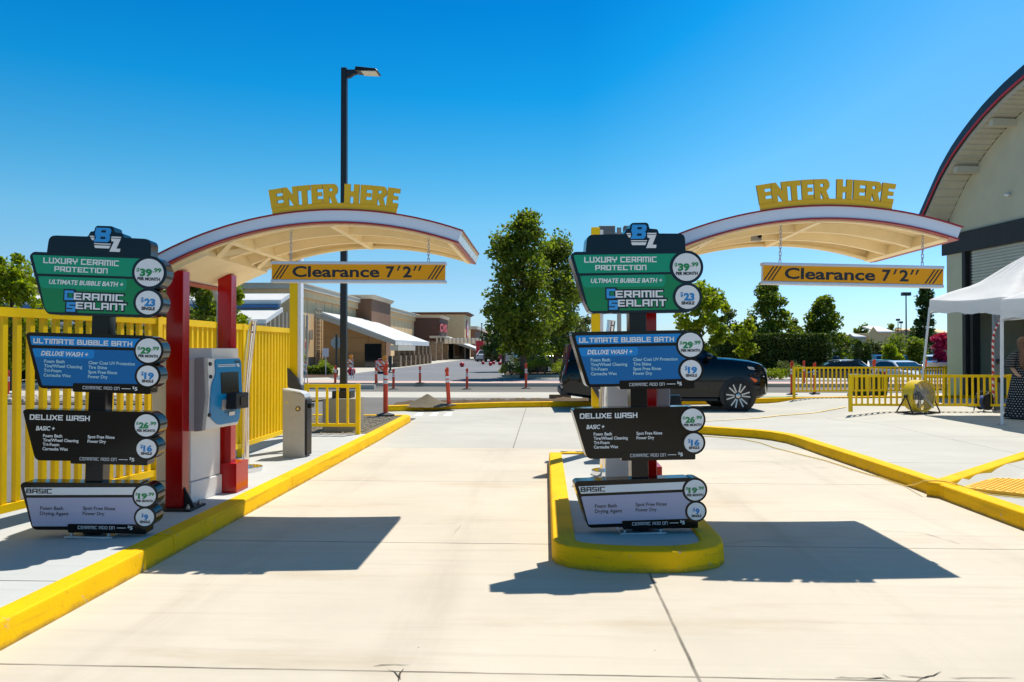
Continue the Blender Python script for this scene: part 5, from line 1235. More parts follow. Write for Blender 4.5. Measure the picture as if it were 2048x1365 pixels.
# ------------------------------------------------------------------ tents
TENT = None
def cloth():
    m, n, l, p = nodes('tent_cloth'); p.inputs['Base Color'].default_value = (.84,.85,.87,1); p.inputs['Roughness'].default_value = .7
    f = tex(n, l, 3.5, 4, .5, (1,1,.6)); bump(n, l, p, f, .5, .04)
    tr = n.new('ShaderNodeBsdfTranslucent'); tr.inputs[0].default_value = (.8,.8,.8,1); mx = n.new('ShaderNodeMixShader'); mx.inputs[0].default_value = .35
    l.new(p.outputs[0], mx.inputs[1]); l.new(tr.outputs[0], mx.inputs[2]); l.new(mx.outputs[0], n['Material Output'].inputs[0]); return m
TENT = cloth()
def tent(label, corners, zt, zv, peak, feet):
    """corners: four plan corners, zt valance top heights, zv valance bottom heights"""
    cx_ = sum(c[0] for c in corners)/4; cy_ = sum(c[1] for c in corners)/4; z0 = .12
    t = thing('canopy_tent', label, 'tent', (cx_, cy_, z0), group='white pop-up tents'); loc = lambda c, z: Vector((c[0]-cx_, c[1]-cy_, z-z0)); b = MB(); n = 14
    pk = Vector((0,0,peak-z0)); R = []
    ring = []
    for k in range(4):
        a, c = loc(corners[k], zt[k]), loc(corners[(k+1) % 4], zt[(k+1) % 4])
        for i in range(n): ring.append(a.lerp(c, i/n)-Vector((0,0,.05*sin(pi*i/n))))
    for j in range(11):
        u = j/10; R.append([p.lerp(pk, u)-Vector((0,0,.20*sin(pi*u)*(.6+.4*noise.noise((i*.4,u*3,1))))) for i, p in enumerate(ring)])
    b.rings(R, True, False); b.build('roof', TENT, t, smooth=True, fixn=False)
    for k in range(4):
        a, c = loc(corners[k], zt[k]), loc(corners[(k+1) % 4], zt[(k+1) % 4]); a2, c2_ = loc(corners[k], zv[k]), loc(corners[(k+1) % 4], zv[(k+1) % 4]); b = MB(); nn = Vector((c.y-a.y, a.x-c.x, 0)).normalized()
        top = [a.lerp(c, i/20)-Vector((0,0,.05*sin(pi*i/20)))+nn*.004 for i in range(21)]; bot = [a2.lerp(c2_, i/20)+nn*(.02+.02*sin(i*1.9))+Vector((0,0,.02*sin(i*.9))) for i in range(21)]
        b.rings([top, [p.lerp(q, .5)+nn*.012*sin(i*1.3) for i, (p, q) in enumerate(zip(top, bot))], bot], False, False); b.build('valance', TENT, t, smooth=True, fixn=False)
        # scissor truss
        b = MB(); A, B = a2+Vector((0,0,.1)), c2_+Vector((0,0,.1)); m_ = A.lerp(B,.5)
        for (p, q) in ((A+Vector((0,0,.1)), m_-Vector((0,0,.12))), (A-Vector((0,0,.12)), m_+Vector((0,0,.1))), (m_+Vector((0,0,.1)), B-Vector((0,0,.12))), (m_-Vector((0,0,.12)), B+Vector((0,0,.1)))): b.bar(p-nn*.05, q-nn*.05, .014, .026)
        b.build('truss', GALV, t)
        b = MB(); f = Vector((feet[k][0]-cx_, feet[k][1]-cy_, feet[k][2]-z0)); h_ = a2+Vector((0,0,.12)); md = f.lerp(h_, .42); q = -nn*.0
        b.bar(f, md, .028, .028); b.bar(md, h_, .038, .038); lg = b.build('leg', WHITEP, t)
        b = MB(); b.box(f.x-.06,f.x+.06,f.y-.05,f.y+.05,f.z,f.z+.008); b.build('foot', GALV, lg)
    return t
fx1, fy1 = G(1838, 826, .14)
c1 = [(8.95,15.1),(12.0,15.1),(12.05,18.0),(9.02,18.0)]
tent('white pop-up tent with a slanted leg standing behind the yellow fan', c1, [2.64,2.64,2.78,2.78], [2.30,2.30,2.48,2.48], 3.75, [(8.94,15.1,.148),(12.3,15.1,.148),(12.3,18.2,.148),(fx1,fy1,.148)])
c3 = [(8.9,11.6),(12.0,11.6),(12.0,14.93),(8.84,14.93)]
gx, gy = G(2003, 850, .148)
tent('white pop-up tent cut by the right edge, its pale leg left of the woman', c3, [2.62,2.62,2.58,2.58], [2.22,2.22,2.19,2.19], 3.6, [(8.9,11.6,.148),(12,11.6,.148),(12,14.93,.148),(gx,gy,.148)])

# ------------------------------------------------------------------ fan, cable reel, cord, bins
x, y = G(1838, 827, .146); fan = thing('drum_fan', 'large round yellow drum fan on a black floor frame', 'fan', (x, y, .146), radians(23))
cz = .40; r = .36
b = MB(); b.lathe([(r*.90,-.13),(r,-.14),(r*1.01,-.11),(r,.11),(r*1.01,.14),(r*.90,.13),(r*.955,.10),(r*.955,-.10)], 40, (0,0,cz), axis=(0,1,0), cap=False); R_ = b
b.build('drum', M('fan_yellow', (.72,.50,.006), .35, .06, 4, coat=.2), fan, smooth=40)
for yy in (-.125,.125):
    b = MB()
    for k in range(7):
        rr = r*(.16+.125*k); pts = [(rr*cos(a), yy-.012*(1-k/7), cz+rr*sin(a)) for a in [2*pi*i/28 for i in range(29)]]; b.tube(pts, .0032, 4, False)
    for k in range(16): a = 2*pi*k/16; b.tube([(r*.12*cos(a),yy,cz+r*.12*sin(a)),(r*.95*cos(a),yy,cz+r*.95*sin(a))], .003, 4)
    b.build('grille', GALV, fan)
b = MB(); b.bar((-.28,-.142,cz+.27),(.28,-.142,cz-.27),.05,.012,(0,1,0)); b.build('cross_strap', GALV, fan)
b = MB(); b.lathe([(.10,-.08),(.10,.10),(.06,.12)], 20, (0,.02,cz), axis=(0,1,0)); b.build('motor', BLACKM, fan, smooth=40)
for k in range(3):
    a = 2*pi*k/3+.4; b = MB(); u = Vector((cos(a),0,sin(a))); w = Vector((-sin(a),0,cos(a))); pts = []
    for q, wd in ((.09,.07),(.2,.12),(.32,.13)): pts.append((u*q-w*wd*.6+Vector((0,-.03,cz)), u*q+w*wd*.6+Vector((0,.03,cz))))
    b.rings([[p, q_] for p, q_ in pts], False, False); b.build('blade', GALV, fan, fixn=False)
for sx in (-1,1):
    b = MB(); b.tube([(sx*.42,-.20,.02),(sx*.40,-.02,cz-.02),(sx*.40,.02,cz-.02),(sx*.42,.24,.02)], .016, 8); b.build('stand_leg', BLACKM, fan)
    b = MB(); b.cyl((sx*.38,0,cz),(sx*.43,0,cz),.035,None,12); b.build('knob', BLACKM, fan)
b = MB(); b.tube([(-.42,-.2,.02),(.42,-.2,.02)], .016, 8); b.tube([(-.42,.24,.02),(.42,.24,.02)], .016, 8); b.tube([(-.42,-.2,.02),(-.42,.24,.02)], .016, 8); b.tube([(.42,-.2,.02),(.42,.24,.02)], .016, 8); b.build('base_frame', BLACKM, fan)
x, y = G(1969, 823, .15); rl = thing('cable_reel', 'blue and black cable reel on the ground by the long railing', 'cable reel', (x, y, .15), radians(25))
for q in (-.09,.09): b = MB(); b.lathe([(.19,-.012),(.19,.012)], 26, (0,q,.22), axis=(0,1,0)); b.build('flange', BLACKM, rl, smooth=40)
b = MB(); b.lathe([(.155,-.078),(.165,0),(.155,.078)], 26, (0,0,.22), axis=(0,1,0)); b.build('wound_cable', M('cable_blue', (.01,.05,.22), .5, .2, 40), rl, smooth=40)
b = MB(); b.tube([(-.2,-.12,.01),(-.1,-.12,.40),(0,-.12,.46),(.1,-.12,.40),(.2,-.12,.01)], .012, 8); b.tube([(-.2,.12,.01),(-.1,.12,.40),(0,.12,.46),(.1,.12,.40),(.2,.12,.01)], .012, 8); b.tube([(0,-.12,.46),(0,.12,.46)], .016, 8); b.build('frame', BLACKM, rl)
pts = []
for px, py, z in ((1407,872.5,.012),(1440,875,.012),(1480,878,.012),(1510,884,.012),(1520,886,.012),(1533,890,.012),(1546,895,.012),(1570,901,.012),(1600,909,.012),(1650,921,.012),(1690,934,.012),(1720,944,.012),(1760,955,.012),(1790,965,.012),(1812,972.5,.012),(1826,970,.07),(1846,963,.16),(1870,961.5,.162),(1890,963,.165),(1908,968,.165),(1925,973,.14),(1950,983,.085),(1985,990,.082),(2048,996,.082),(2120,1003,.082)):
    q = G(px, py, z); pts.append(Vector((q[0], q[1], z)))
full = []
for a, c in zip(pts, pts[1:]):
    n = max(2, int((c-a).length/.08))
    for i in range(n): p = a.lerp(c, i/n); full.append(p+Vector((.014*noise.noise(p*3.1), .03*noise.noise(p*2.3+Vector((5,0,0))), 0)))
b = MB(); b.tube(full, .0065, 6); tag(b.build('extension_cord', M('cord_yellow', (.72,.50,.06), .5, .1, 20), smooth=True), 'thin yellow extension cord lying along and over the right kerb', 'cord')
DG = M('bin_green', (.012,.03,.02), .5, .15, 5)
for px, lab in ((1716,'dark green wheeled bin behind the near end of the long railing'),(1756,'dark green wheeled bin closest to the yellow fan, behind the long railing')):
    x, y = G(px, 797, .02); t = thing('wheeled_bin', lab, 'bin', (x, y, .02), group='dark bins behind the railing')
    b = MB(); b.hexa([(-.2,-.22,.08),(.2,-.22,.08),(.2,.22,.08),(-.2,.22,.08)], [(-.25,-.28,.70),(.25,-.28,.70),(.25,.28,.70),(-.25,.28,.70)]); b.build('body', DG, t, bevel=.02)
    b = MB(); b.prism(roundpoly([(-.27,.70),(.27,.70),(.25,.76),(.1,.80),(-.1,.80),(-.25,.76)], .03), -.3, .3, 'xz'); b.build('lid', DG, t)
    for sx in (-1,1): b = MB(); b.cyl((sx*.17,.24,.08),(sx*.22,.24,.08),.08,None,14); b.build('wheel', TYRE, t)

# ------------------------------------------------------------------ arched wash building on the right
KS = 1.25; BX, BY = 10.72*KS, 20.5*KS; an = atan2(.127, 1.0)
wash = thing('wash_building', 'grey green wash hall with a dark arched roof and a ribbed roller door', 'building', (BX, BY, 0.1), 0)
ud = Vector((.127,-1,0)).normalized(); vd = Vector((ud.y, -ud.x, 0))       # along the wall towards the camera; outward (to the left)
if vd.x > 0: vd = -vd
FW = lambda t, o, z: tuple(ud*t*KS + vd*o*KS + Vector((0,0,(z-CAMH)*KS+CAMH-.1 if z > .3 else z-.1)))
WALLG = M('pale_green_render', (.54,.52,.39), .85, .05, 1.6, bmp=.12, bscale=45); SOFF = M('soffit_metal', (.52,.49,.40), .55, .05, 3); ROOFN = M('dark_roof_metal', (.018,.028,.045), .35, .1, 3); BANDD = M('dark_band', (.028,.026,.026), .6, .1, 4)
arcp = [(-.10,5.02),(.27,5.48),(.77,6.09),(1.26,6.53),(1.8,6.89),(2.35,7.19),(3.0,7.46),(3.7,7.67),(5.2,7.95),(7,8.05)]; arcp += [(14-t, z) for t, z in arcp[-2::-1]]
def arcz(t):
    for a, c in zip(arcp, arcp[1:]):
        if a[0] <= t <= c[0]: return a[1]+(c[1]-a[1])*(t-a[0])/(c[0]-a[0])
    return arcp[-1][1]
OFF = -.36      # the roof shell hangs this far above the wall head
def smooth_arc(n=64):
    out = []
    for i in range(n+1):
        t = -.10+14.2*i/n; z = (arcz(t-.12)+arcz(t+.12)+2*arcz(t))/4 if .1 < t < 13.9 else arcz(t); out.append((t, z))
    return out
SA = smooth_arc(); ov = .66; dp = 22
def wallpoly(pts): return [FW(t, 0, z) for t, z in pts]
b = MB()
def quad(t0, t1, z0, z1, o=0): b.add([FW(t0,o,z0),FW(t1,o,z0),FW(t1,o,z1),FW(t0,o,z1)], [(0,1,2,3)])
DO, DC, DT = .62, 4.6, 4.02           # roller door opening between t = DO and DC, head DT
def wbox(t0, t1, o0, o1, z0, z1, bb): bb.hexa([FW(t0,o0,z0),FW(t1,o0,z0),FW(t1,o1,z0),FW(t0,o1,z0)], [FW(t0,o0,z1),FW(t1,o0,z1),FW(t1,o1,z1),FW(t0,o1,z1)])
wbox(0, DO, -.35, 0, .05, 4.2, b); wbox(DC, 14, -.35, 0, .05, 4.2, b)
top = [(t, z-.22) for t, z in SA if 0 <= t <= 14]; P = [(0,4.2)] + top + [(14,4.2)]
tri = tessellate_polygon([[Vector((t, z, 0)) for t, z in P]]); n_ = len(P)
b.add([FW(t,0,z) for t, z in P]+[FW(t,-.35,z) for t, z in P], [tuple(q) for q in tri]+[tuple(i+n_ for i in reversed(q)) for q in tri]+[(i,(i+1) % n_,n_+(i+1) % n_,n_+i) for i in range(n_)])
b.build('wall', WALLG, wash)
b = MB(); wbox(0, .35, -dp, -.36, .05, 4.9, b); b.build('side_wall', WALLG, wash)
b = MB(); wbox(-.12, 14, .002, .06, DT+.10, DT+.62, b); b.build('band', BANDD, wash, bevel=.006)
b = MB(); b.rings([[FW(t, ov, z-.02), FW(t, ov, z+.14), FW(t, -dp, z+.14), FW(t, -dp, z-.02)] for t, z in SA]); b.build('roof', ROOFN, wash, smooth=30)
b = MB(); b.rings([[FW(t, ov+.002, z-.10), FW(t, ov+.002, z+.19), FW(t, ov+.06, z+.19), FW(t, ov+.06, z-.10)] for t, z in SA]); b.build('roof_fascia', ROOFN, wash)
b = MB(); b.rings([[FW(t, ov+.061, z-.10), FW(t, ov+.061, z-.055), FW(t, ov+.085, z-.055), FW(t, ov+.085, z-.10)] for t, z in SA]); b.build('red_strip', M('red_led_strip', (.60,.015,.02), .35, .05, 4), wash)
b = MB(); nS = 95                      # lapped soffit boards
for i in range(nS):
    t0 = -.09+14.18*i/nS; t1 = t0+14.18/nS; z0_, z1_ = arcz(t0)-.19, arcz(t1)-.19
    b.hexa([FW(t0,.002,z0_),FW(t1,.002,z1_-.03),FW(t1,ov-.0,z1_-.03),FW(t0,ov-.0,z0_)], [FW(t0,.002,z0_+.12),FW(t1,.002,z1_+.12),FW(t1,ov-.0,z1_+.12),FW(t0,ov-.0,z0_+.12)])
b.build('soffit', SOFF, wash)
for tt in (.0,1.10,2.35,4.2):
    b = MB(); zz = arcz(tt)-.32; wbox(tt, tt+.16, .003, ov-.08, zz-.02, zz+.14, b); b.build('outrigger', SOFF, wash)
b = MB()
for i in range(60):
    z = 2.55+i*.075
    if z > DT+.06: break
    wbox(DO+.30, DC, -.08, -.03, z, z+.045, b); wbox(DO+.30, DC, -.10, -.06, z+.045, z+.075, b)
b.build('roller_door', M('roller_pale', (.52,.52,.45), .5, .05, 3), wash)
b = MB(); wbox(DO+.001, DO+.12, -.30, .02, .05, DT+.1, b); wbox(DO+.20, DO+.30, -.25, -.05, .05, DT+.1, b); b.build('door_frame', BANDD, wash)
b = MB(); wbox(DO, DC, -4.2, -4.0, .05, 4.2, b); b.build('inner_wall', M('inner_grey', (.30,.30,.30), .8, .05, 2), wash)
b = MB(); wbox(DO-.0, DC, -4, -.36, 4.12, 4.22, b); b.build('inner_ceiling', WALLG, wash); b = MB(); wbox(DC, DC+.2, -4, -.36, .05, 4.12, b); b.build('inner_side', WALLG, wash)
lz = XP(2014, 397, BX+.25); tl = 2.3
b = MB(); c = Vector(FW(2.28, .07, 5.27)); b.sphere(c, .07, 14, 8, (1.2,1.2,.8)); b.build('wall_lamp', SWHITE, wash, smooth=True)
b = MB(); b.cyl(FW(2.28,0.0,5.29), FW(2.28,.07,5.28), .035, None, 10); b.build('lamp_mount', GALV, wash)
# striped hose arch inside the doorway
x, y = WY(1990, 800, 18.6)[0], 18.6
t = thing('wash_arch', 'red and white striped curved tube beside a blue grey post in the doorway', 'wash arch', (x, y, .12))
sw = lambda px, py: Vector((WY(px, py, y)[0]-x, 0, WY(px, py, y)[1]-.12))
m_, n_, l_, p_ = nodes('red_white_tape'); tc_n = n_.new('ShaderNodeTexCoord'); sp_n = n_.new('ShaderNodeSeparateXYZ'); l_.new(tc_n.outputs['Object'], sp_n.inputs[0])
w_ = mth(n_, l_, 'FRACT', mth(n_, l_, 'MULTIPLY', mth(n_, l_, 'ADD', sp_n.outputs[2], mth(n_, l_, 'MULTIPLY', sp_n.outputs[0], .8)), 6.5)); l_.new(mix(n_, l_, (.75,.75,.75), (.55,.02,.02), mth(n_, l_, 'GREATER_THAN', w_, .5)), p_.inputs['Base Color'])
b = MB(); b.tube([sw(1987,826),sw(1986,740),sw(1985.5,700),sw(1986,680),sw(1989,662),sw(1995,650),sw(2004,640),sw(2020,634)], .026, 10); b.build('striped_tube', m_, t, smooth=True)
b = MB(); b.box(.03,.15,.05,.15,0,2.35); b.build('post', M('bluegrey_post', (.20,.24,.28), .5, .08, 4), t)
for z in (.75,1.2): b = MB(); b.sphere((.09,.0,z), .06, 12, 8); b.build('knob', BLACKM, t, smooth=True)

# ------------------------------------------------------------------ the woman at the right edge
x, y = G(2046, 838, .148)
SKIN = M('skin', (.50,.29,.20), .5, .05, 8)
w = thing('person', 'woman in a long black polka dot dress with long brown hair seen from behind', 'person', (x, y, .148))
def skinbody(name, verts, edges, rad, m, parent):
    me = bpy.data.meshes.new(name); me.from_pydata(verts, edges, []); o = bpy.data.objects.new(name, me); COL.objects.link(o); o.parent = parent
    me.materials.append(m); md = o.modifiers.new('skin', 'SKIN'); md.use_smooth_shade = True
    for i, r_ in enumerate(rad):
        sv_ = me.skin_vertices[0].data[i]; sv_.radius = r_ if isinstance(r_, tuple) else (r_, r_); sv_.use_root = (i == 0)
    sb = o.modifiers.new('sub', 'SUBSURF'); sb.levels = 1; sb.render_levels = 2; return o
V = [(0,0,.92),(0,.0,1.12),(0,0,1.32),(0,0,1.42),(0,0,1.50),(0,-.01,1.60),(0,0,1.69),
     (-.16,0,1.36),(-.22,.02,1.10),(-.20,-.14,.93),(-.17,-.22,.90), (.16,0,1.36),(.22,.02,1.10),(.20,-.14,.93),(.17,-.22,.90),
     (-.09,0,.86),(-.09,0,.48),(-.09,.02,.08),(-.09,-.12,.03),(.09,0,.86),(.09,0,.48),(.09,.02,.08),(.09,-.12,.03)]
E = [(0,1),(1,2),(2,3),(3,4),(4,5),(5,6),(2,7),(7,8),(8,9),(9,10),(2,11),(11,12),(12,13),(13,14),(0,15),(15,16),(16,17),(17,18),(0,19),(19,20),(20,21),(21,22)]
RD = [(.15,.11),(.12,.09),(.15,.10),.05,.05,(.075,.09),(.06,.07),.055,.042,.035,.025,.055,.042,.035,.025,.085,.055,.035,.03,.085,.055,.035,.03]
skinbody('body', V, E, RD, SKIN, w)
m_, n_, l_, p_ = nodes('polka_dot_fabric'); tc_n = n_.new('ShaderNodeTexCoord'); sp_n = n_.new('ShaderNodeSeparateXYZ'); l_.new(tc_n.outputs['UV'], sp_n.inputs[0])
ru = mth(n_, l_, 'MULTIPLY', sp_n.outputs[0], 20); rv = mth(n_, l_, 'MULTIPLY', sp_n.outputs[1], 20)
ro = mth(n_, l_, 'MULTIPLY', mth(n_, l_, 'FLOOR', rv), .5); fu = mth(n_, l_, 'SUBTRACT', mth(n_, l_, 'FRACT', mth(n_, l_, 'ADD', ru, ro)), .5); fv = mth(n_, l_, 'SUBTRACT', mth(n_, l_, 'FRACT', rv), .5)
dd = mth(n_, l_, 'ADD', mth(n_, l_, 'MULTIPLY', fu, fu), mth(n_, l_, 'MULTIPLY', fv, fv)); l_.new(mix(n_, l_, (.008,.008,.012), (.62,.62,.60), mth(n_, l_, 'LESS_THAN', dd, .030)), p_.inputs['Base Color']); p_.inputs['Roughness'].default_value = .8
DRESS = m_
def cloth_loft(name, rings, m, parent, fold=0.0, nf=9, n=40):
    b = MB(); R = []
    for cx_, cy_, rx, ry, z, fk_ in rings: R.append([(cx_+rx*(1+fold*fk_*sin(nf*a+z*2)+fold*.5*fk_*sin(5*a+1))*cos(a), cy_+ry*(1+fold*fk_*sin(nf*a+z*2))*sin(a), z) for a in [2*pi*k/n for k in range(n)]])
    b.rings(R, True, False); o = b.build(name, m, parent, smooth=True, fixn=False)
    uv = o.data.uv_layers.new(name='uv'); co = b.v
    for p in o.data.polygons:
        for li in p.loop_indices:
            vi = o.data.loops[li].vertex_index; k = vi % n
            if k == 0 and any(o.data.loops[q].vertex_index % n == n-1 for q in p.loop_indices): k = n
            uv.data[li].uv = (k/n*1.6, co[vi][2]*1.0)
    return o
cloth_loft('dress', [(0,0,.36,.30,.03,1),(0,0,.33,.28,.12,1),(0,0,.27,.23,.45,.9),(0,0,.22,.18,.80,.5),(0,0,.175,.135,1.02,.2),(0,0,.155,.12,1.12,.1),(0,0,.18,.125,1.28,.05),(0,0,.175,.11,1.38,0),(0,0,.12,.08,1.44,0)], DRESS, w, .07)
for sx in (-1,1): cloth_loft('sleeve', [(sx*.27,.02,.11,.10,1.08,1),(sx*.25,.01,.10,.09,1.16,.8),(sx*.22,0,.085,.08,1.28,.3),(sx*.16,0,.06,.07,1.40,0)], DRESS, w, .10, 6)
HAIR = M('brown_hair', (.14,.065,.028), .45, .35, 30)
b = MB(); random.seed(5)
R = []
for z, rx, ry, cy_ in ((1.02,.06,.03,.10),(1.10,.12,.05,.115),(1.25,.135,.06,.115),(1.42,.125,.065,.09),(1.52,.11,.085,.04),(1.60,.105,.105,.01),(1.67,.085,.095,.0),(1.715,.045,.05,.0),(1.728,.01,.01,0)):
    R.append([(rx*(1+.06*sin(11*a+z*3))*cos(a), -cy_+.0+ry*(1+.06*sin(9*a))*sin(a), z) for a in [2*pi*k/44 for k in range(44)]])
b.rings(R); b.build('hair', HAIR, w, smooth=True)

# ------------------------------------------------------------------ trees, hedges, far things
tree('poplar_tree', 'tall poplar with a dense upright crown, left of the island sign', 1046, 757, 432, 64, LG, 'poplar', 16000, .16, seed=11, trunk=.20, group='tall poplars')
tree('poplar_tree', 'slimmer poplar just behind and right of the tall one', 1112, 752, 470, 46, LG, 'poplar', 10000, .16, seed=12, trunk=.20, group='tall poplars')
tree('oak_tree', 'dusty olive tree between the poplars and the island sign', 1128, 745, 570, 62, LO, 'round', 9000, .15, seed=13, trunk=.25)
tree('plane_tree', 'low spreading green tree under the left side of the tall poplar', 1006, 744, 590, 46, LD, 'round', 7000, .16, seed=14, trunk=.3)
tree('olive_tree', 'grey green round tree behind the far red stop sign', 985, 728, 672, 22, LO, 'round', 2500, .26, seed=15, trunk=.2)
tree('maple_tree', 'bright green tree right beside the island sign, over the black car', 1402, 768, 572, 62, LY, 'round', 6500, .15, seed=21, trunk=.22, group='maples along the hedge')
tree('maple_tree', 'pointed maple left of the right clearance board centre, above the hedge', 1538, 752, 566, 56, LG, 'cone', 8500, .19, seed=22, trunk=.25, Y=54, z0=ZR, group='maples along the hedge')
tree('maple_tree', 'maple at the right end of the long hedge', 1648, 752, 594, 54, LG, 'cone', 8500, .19, seed=23, trunk=.22, Y=55, z0=ZR, group='maples along the hedge')
tree('sapling_tree', 'young bright sapling in front of the long hedge, above the car bonnet', 1494, 770, 640, 26, LY, 'round', 2600, .14, seed=24, trunk=.15)
tree('distant_tree', 'hazy dark tree between bright maple and pointed maple', 1461, 740, 620, 26, LO, 'cone', 2200, .3, seed=25, trunk=.2, Y=95, z0=ZR)
tree('distant_tree', 'hazy round tree between the two pointed maples', 1590, 740, 640, 22, LO, 'cone', 1800, .3, seed=26, trunk=.2, Y=95, z0=ZR)
tree('tall_cedar', 'tall dark columnar tree left of the arched building', 1851, 735, 578, 27, LD, 'cone', 4500, .3, seed=27, trunk=.08, Y=85, z0=ZR)
tree('crape_myrtle', 'magenta flowering tree at the corner of the arched building', 1884, 742, 666, 20, LM, 'round', 2600, .17, seed=28, trunk=.3, Y=42, z0=ZR)
tree('street_tree', 'leafy tree behind the tall fence at the left edge', 22, 800, 512, 74, LY, 'round', 8000, .14, seed=31, trunk=.22, Y=27)
tree('street_tree', 'dark leafy tree filling the gap left of the first red post', -70, 800, 505, 90, LG, 'round', 6000, .15, seed=32, trunk=.2, Y=31)
tree('street_tree', 'leafy tree seen between the two red posts', 400, 800, 535, 88, LG, 'round', 9000, .15, seed=33, trunk=.2, Y=31)
tree('street_tree', 'tree behind the menu sign at the left', 210, 800, 540, 95, LG, 'round', 7000, .15, seed=35, trunk=.2, Y=33)
tree('street_tree', 'sparse branch crown reaching toward the white shop roofs', 470, 800, 575, 36, LY, 'round', 2600, .13, seed=34, trunk=.3, Y=33)
gy_ = G(1560, 752, ZL)[1]
hedge('hedge', 'long tall clipped hedge between the maples, behind the black car', WY(1425,700,50)[0], WY(1652,700,50)[0], 50, 2.2, WY(1500,669,50)[1]-ZR, HEDGE, 17000, .13, z0=ZR)
for px0, px1, pyt, lab, sd_, Y in ((1703,1722,680,'narrow clipped hedge column right of the hedge end, the taller one',41,48),(1722,1739,688,'narrow clipped hedge column beside its taller twin',42,48)):
    hedge('clipped_column', lab, WY(px0,700,Y)[0], WY(px1,700,Y)[0], Y, .8, WY(px0,pyt,Y)[1]-ZR, HEDGE, 2200, .12, 'clipped shrub', sd_, z0=ZR)
def bush(label, px, pyt, half, Y, m, seed, name='bush', n=2200):
    x = WY(px, 700, Y)[0]; h = WY(px, pyt, Y)[1]-ZR; w_ = half*2/FPX*Y
    return shrub(name, label, x, Y, ZR, w_*1.15, h*1.12, m, n, .16, seed=seed, cat='bush')
bush('olive bush left of the far white gabled roof', 1752, 676, 24, 62, LO, 51); bush('green bushy tree under the far white gabled roof', 1793, 674, 26, 60, LG, 52); bush('round clipped bush beside the slanted tent leg', 1832, 680, 22, 52, LG, 53)
bush('pale yellow green bush before the olive ones', 1784, 692, 18, 50, LY, 54); bush('small bush at the end of the long hedge', 1690, 690, 14, 66, LO, 55)
hedge('hedge', 'short clipped hedge below the stop sign before the shop wall', WY(604,740,44)[0], WY(670,740,44)[0], 44, 1.3, WY(640,733,44)[1]-ZL, LG, 3600, .09, seed=6)
flat('mulch_bed', [G(590,757,ZL), G(676,755,ZL), G(676,749,ZL), G(600,749,ZL)], ZL+.02, MULCH)
shrub('flowering_shrub', 'small yellow flowering shrub behind the short clipped hedge', WY(650,735,47)[0], 47, ZL, 1.1, 1.0, LY, 500, .08, seed=61); shrub('flowering_shrub', 'yellowish shrub at the left end of the short clipped hedge', WY(602,735,46)[0], 46, ZL, .8, 1.3, LY, 400, .08, seed=62)
# planter by the poplars
P0 = [G(1003,755,ZL), G(1145,755,ZL), G(1150,746,ZL), G(1018,745,ZL)]
b = MB(); b.prism(P0, ZL-.05, ZL+.13, 'xy'); struct(b, 'kerb', FARCON, bevel=.03); Pm = [Vector(p).lerp(Vector((sum(q[0] for q in P0)/4, sum(q[1] for q in P0)/4)), .06) for p in P0]; flat('mulch_bed', Pm, ZL+.135, MULCH)
for i, (px, py, w_, h_, m) in enumerate(((1022,751,1.2,.7,LO),(1036,749,1.3,1.3,LY),(1044,752,1.0,.6,LG),(1060,750,1.8,1.0,LY),(1075,749,1.4,1.0,LO),(1090,750,1.1,.9,LG),(1120,751,1.4,.95,LY),(1010,750,.9,.6,LG))):
    x, y = G(px, py, ZL+.13); shrub('planter_shrub', ['low grey green shrub at the foot of the parking sign','taller yellow green shrub right of the parking sign','small dark shrub in front of the poplar trunk','dry golden shrub right of the poplar trunk','grassy golden shrub left of the pickup','dark shrub left of the pickup tail light','rounded green shrub below the pickup','smallest shrub at the left tip of the planter'][i], x, y, ZL+.13, w_, h_, m, 700, .06, 'planter shrubs around the poplars', seed=70+i)
for i, (px, Y, w_) in enumerate(((1560,38,1.6),(1585,38,1.3),(1540,37.5,1.5),(1572,40,1.5))):
    shrub('low_shrub', ['low yellow green shrub before the hedge, between car and railing','low shrub touching the railing end post','low shrub just ahead of the black car','grey shrub behind the low row at the railing'][i], WY(px,740,Y)[0], Y, ZL, w_, [.55,.7,.5,.95][i], [LY,LG,LY,LO][i], 700, .07, 'low shrubs before the hedge', seed=80+i)
# lamp masts in the far lot
def mast(label, px, pyt, Y, w_):
    x, zt = WY(px, pyt, Y); t = thing('lamp_mast', label, 'lamp post', (x, Y, ZR), group='lamp masts in the far lot')
    b = MB(); b.cyl((0,0,0),(0,0,zt-ZR),.09,.06,10); b.build('pole', LAMPBLACK, t); b = MB(); b.box(-w_,w_,-.25,.25,zt-ZR-.1,zt-ZR+.25); b.build('lamp_head', LAMPBLACK, t)
mast('tallest far lamp mast, left of the columnar tree', 1812, 590, 80, .42); mast('shorter distant lamp mast, the left one of a close pair', 1796, 641, 130, .25); mast('shorter distant lamp mast, the right one of a close pair', 1802, 646, 135, .25)
x, zt = WY(963.5, 648, 105); t = thing('flag_pole', 'thin grey pole rising beside the far red pillar', 'pole', (x, 105, ZL)); b = MB(); b.cyl((0,0,0),(0,0,zt-ZL),.11,.08,10); b.build('pole', GREYP, t); b = MB(); b.sphere((0,0,zt-ZL),.14,10,6); b.build('finial', GREYP, t)
x, zt = WY(960, 682, 100); t = thing('pillar_sign', 'slim red pillar beyond the second white lean-to roof', 'pillar', (x, 100, ZL)); b = MB(); b.box(-.5,.5,-.4,.4,.3,zt-ZL); b.build('pillar', SIGNR, t); b = MB(); b.box(-.65,.65,-.5,.5,0,.3); b.build('base', STONE, t)
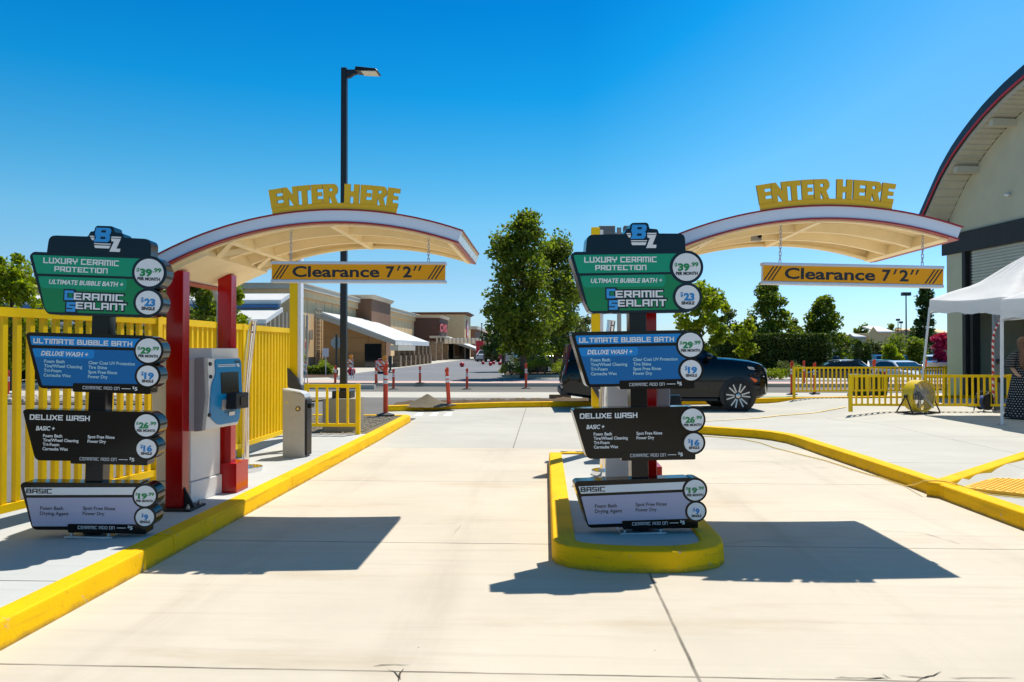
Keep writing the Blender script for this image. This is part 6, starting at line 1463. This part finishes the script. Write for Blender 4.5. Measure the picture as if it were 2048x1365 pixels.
# far buildings right
def gable(label, px0, px1, pye, pyr, pym, Y, roofm, wallm, name='far_building', d=14):
    x0, ze = WY(px0, pye, Y); x1 = WY(px1, pye, Y)[0]; zr = WY(px0, pyr, Y)[1]; xm = WY(pym, pyr, Y)[0]; t = thing(name, label, 'building', ((x0+x1)/2, Y, ZL), group='low shops beyond the lot'); c = (x0+x1)/2
    b = MB(); b.box(x0-c, x1-c, 0, d, -.6, ze-ZL); b.build('wall', wallm, t)
    e = xm-c; b = MB(); b.prism([(x0-c, 0),(x0-c+(e-(x0-c))*2, 0),(e, zr-ze)], 0, d*0+.3, 'xz'); b.v = [(x_, y_, z_+ze-ZL) for x_, y_, z_ in b.v]; b.build('gable', wallm, t)
    xe = x0-c+(e-(x0-c))*2; b = MB(); b.hexa([(xe-.1,-.3,ze-ZL-.02),(x1-c,-.3,ze-ZL-.02),(x1-c-.6,5,zr-ZL-.02),(e-.1,5,zr-ZL-.02)],[(xe-.1,-.3,ze-ZL+.25),(x1-c,-.3,ze-ZL+.25),(x1-c-.6,5,zr-ZL+.25),(e-.1,5,zr-ZL+.25)]); b.build('roof', roofm, t)
gable('tan far shop with a bright white sloping roof above the bushes', 1738, 1787, 666, 654, 1747, 150, WROOF, STUC); gable('grey roofed far shop left of the white sloping roof', 1690, 1732, 676, 668, 1700, 150, M('pale_grey_roof', (.5,.52,.52), .6, .05, 1), GREYB); gable('far brown shop behind the tallest lamp mast', 1786, 1900, 668, 659, 1812, 160, STUC, STUC2)
for i, (px, pyt, hf) in enumerate(((1728,650,12),(1715,658,8),(1782,650,6),(1796,658,7))):
    tree('distant_tree', ['distant tree left of the white sloping roof','distant small tree above the grey roof','distant small tree right of the white sloping roof','distant small tree under the lamp pair'][i], px, 735, pyt, hf, LG, 'round', 700, .45, seed=90+i, trunk=.3, Y=170, z0=ZR)
# far treeline beyond the left lot and behind everything
random.seed(99); b = MB()
for i in range(260):
    x = -190+i*1.9; 
    if -40 < x < -8: continue
    h = 3.0+2.6*noise.noise((x*.05,0,2))+1.2*noise.noise((x*.4,1,2)); leaves(b, (x, 215+8*noise.noise((x*.1,5,0)), max(1.2,h*.55)), max(1.3,h*.6), 26, .9, (1.3,1,1))
tag(b.build('distant_woods', LO, fixn=False), kind='stuff')
# left strip beyond the tall fence: kerb, stones, dark screen of low wall
b = MB(); b.box(-60,-7.0,30.5,30.8,-.05,.16); struct(b, 'kerb', FARCON)
flat('rock_bed', [(-40,21.5),(-8.2,21.5),(-6.4,24.2),(-40,24.4)], .02, GRAVEL)
random.seed(8); b = MB()
for i in range(1100):
    x = random.uniform(-24,-7.6); y = random.uniform(21.7,24); r = random.uniform(.04,.12); b.sphere((x, y, r*.5), r, 6, 4, (1.2,.9,.8))
tag(b.build('cobbles', M('cobble', (.42,.36,.29), .85, .35, 6)), kind='stuff')

hedge('hedge', 'dark tall hedge beyond the tall picket fence at the far left', WY(-60,700,34)[0], WY(345,700,34)[0], 34, 1.6, WY(100,655,34)[1]-ZL, LD, 9000, .12, seed=9)
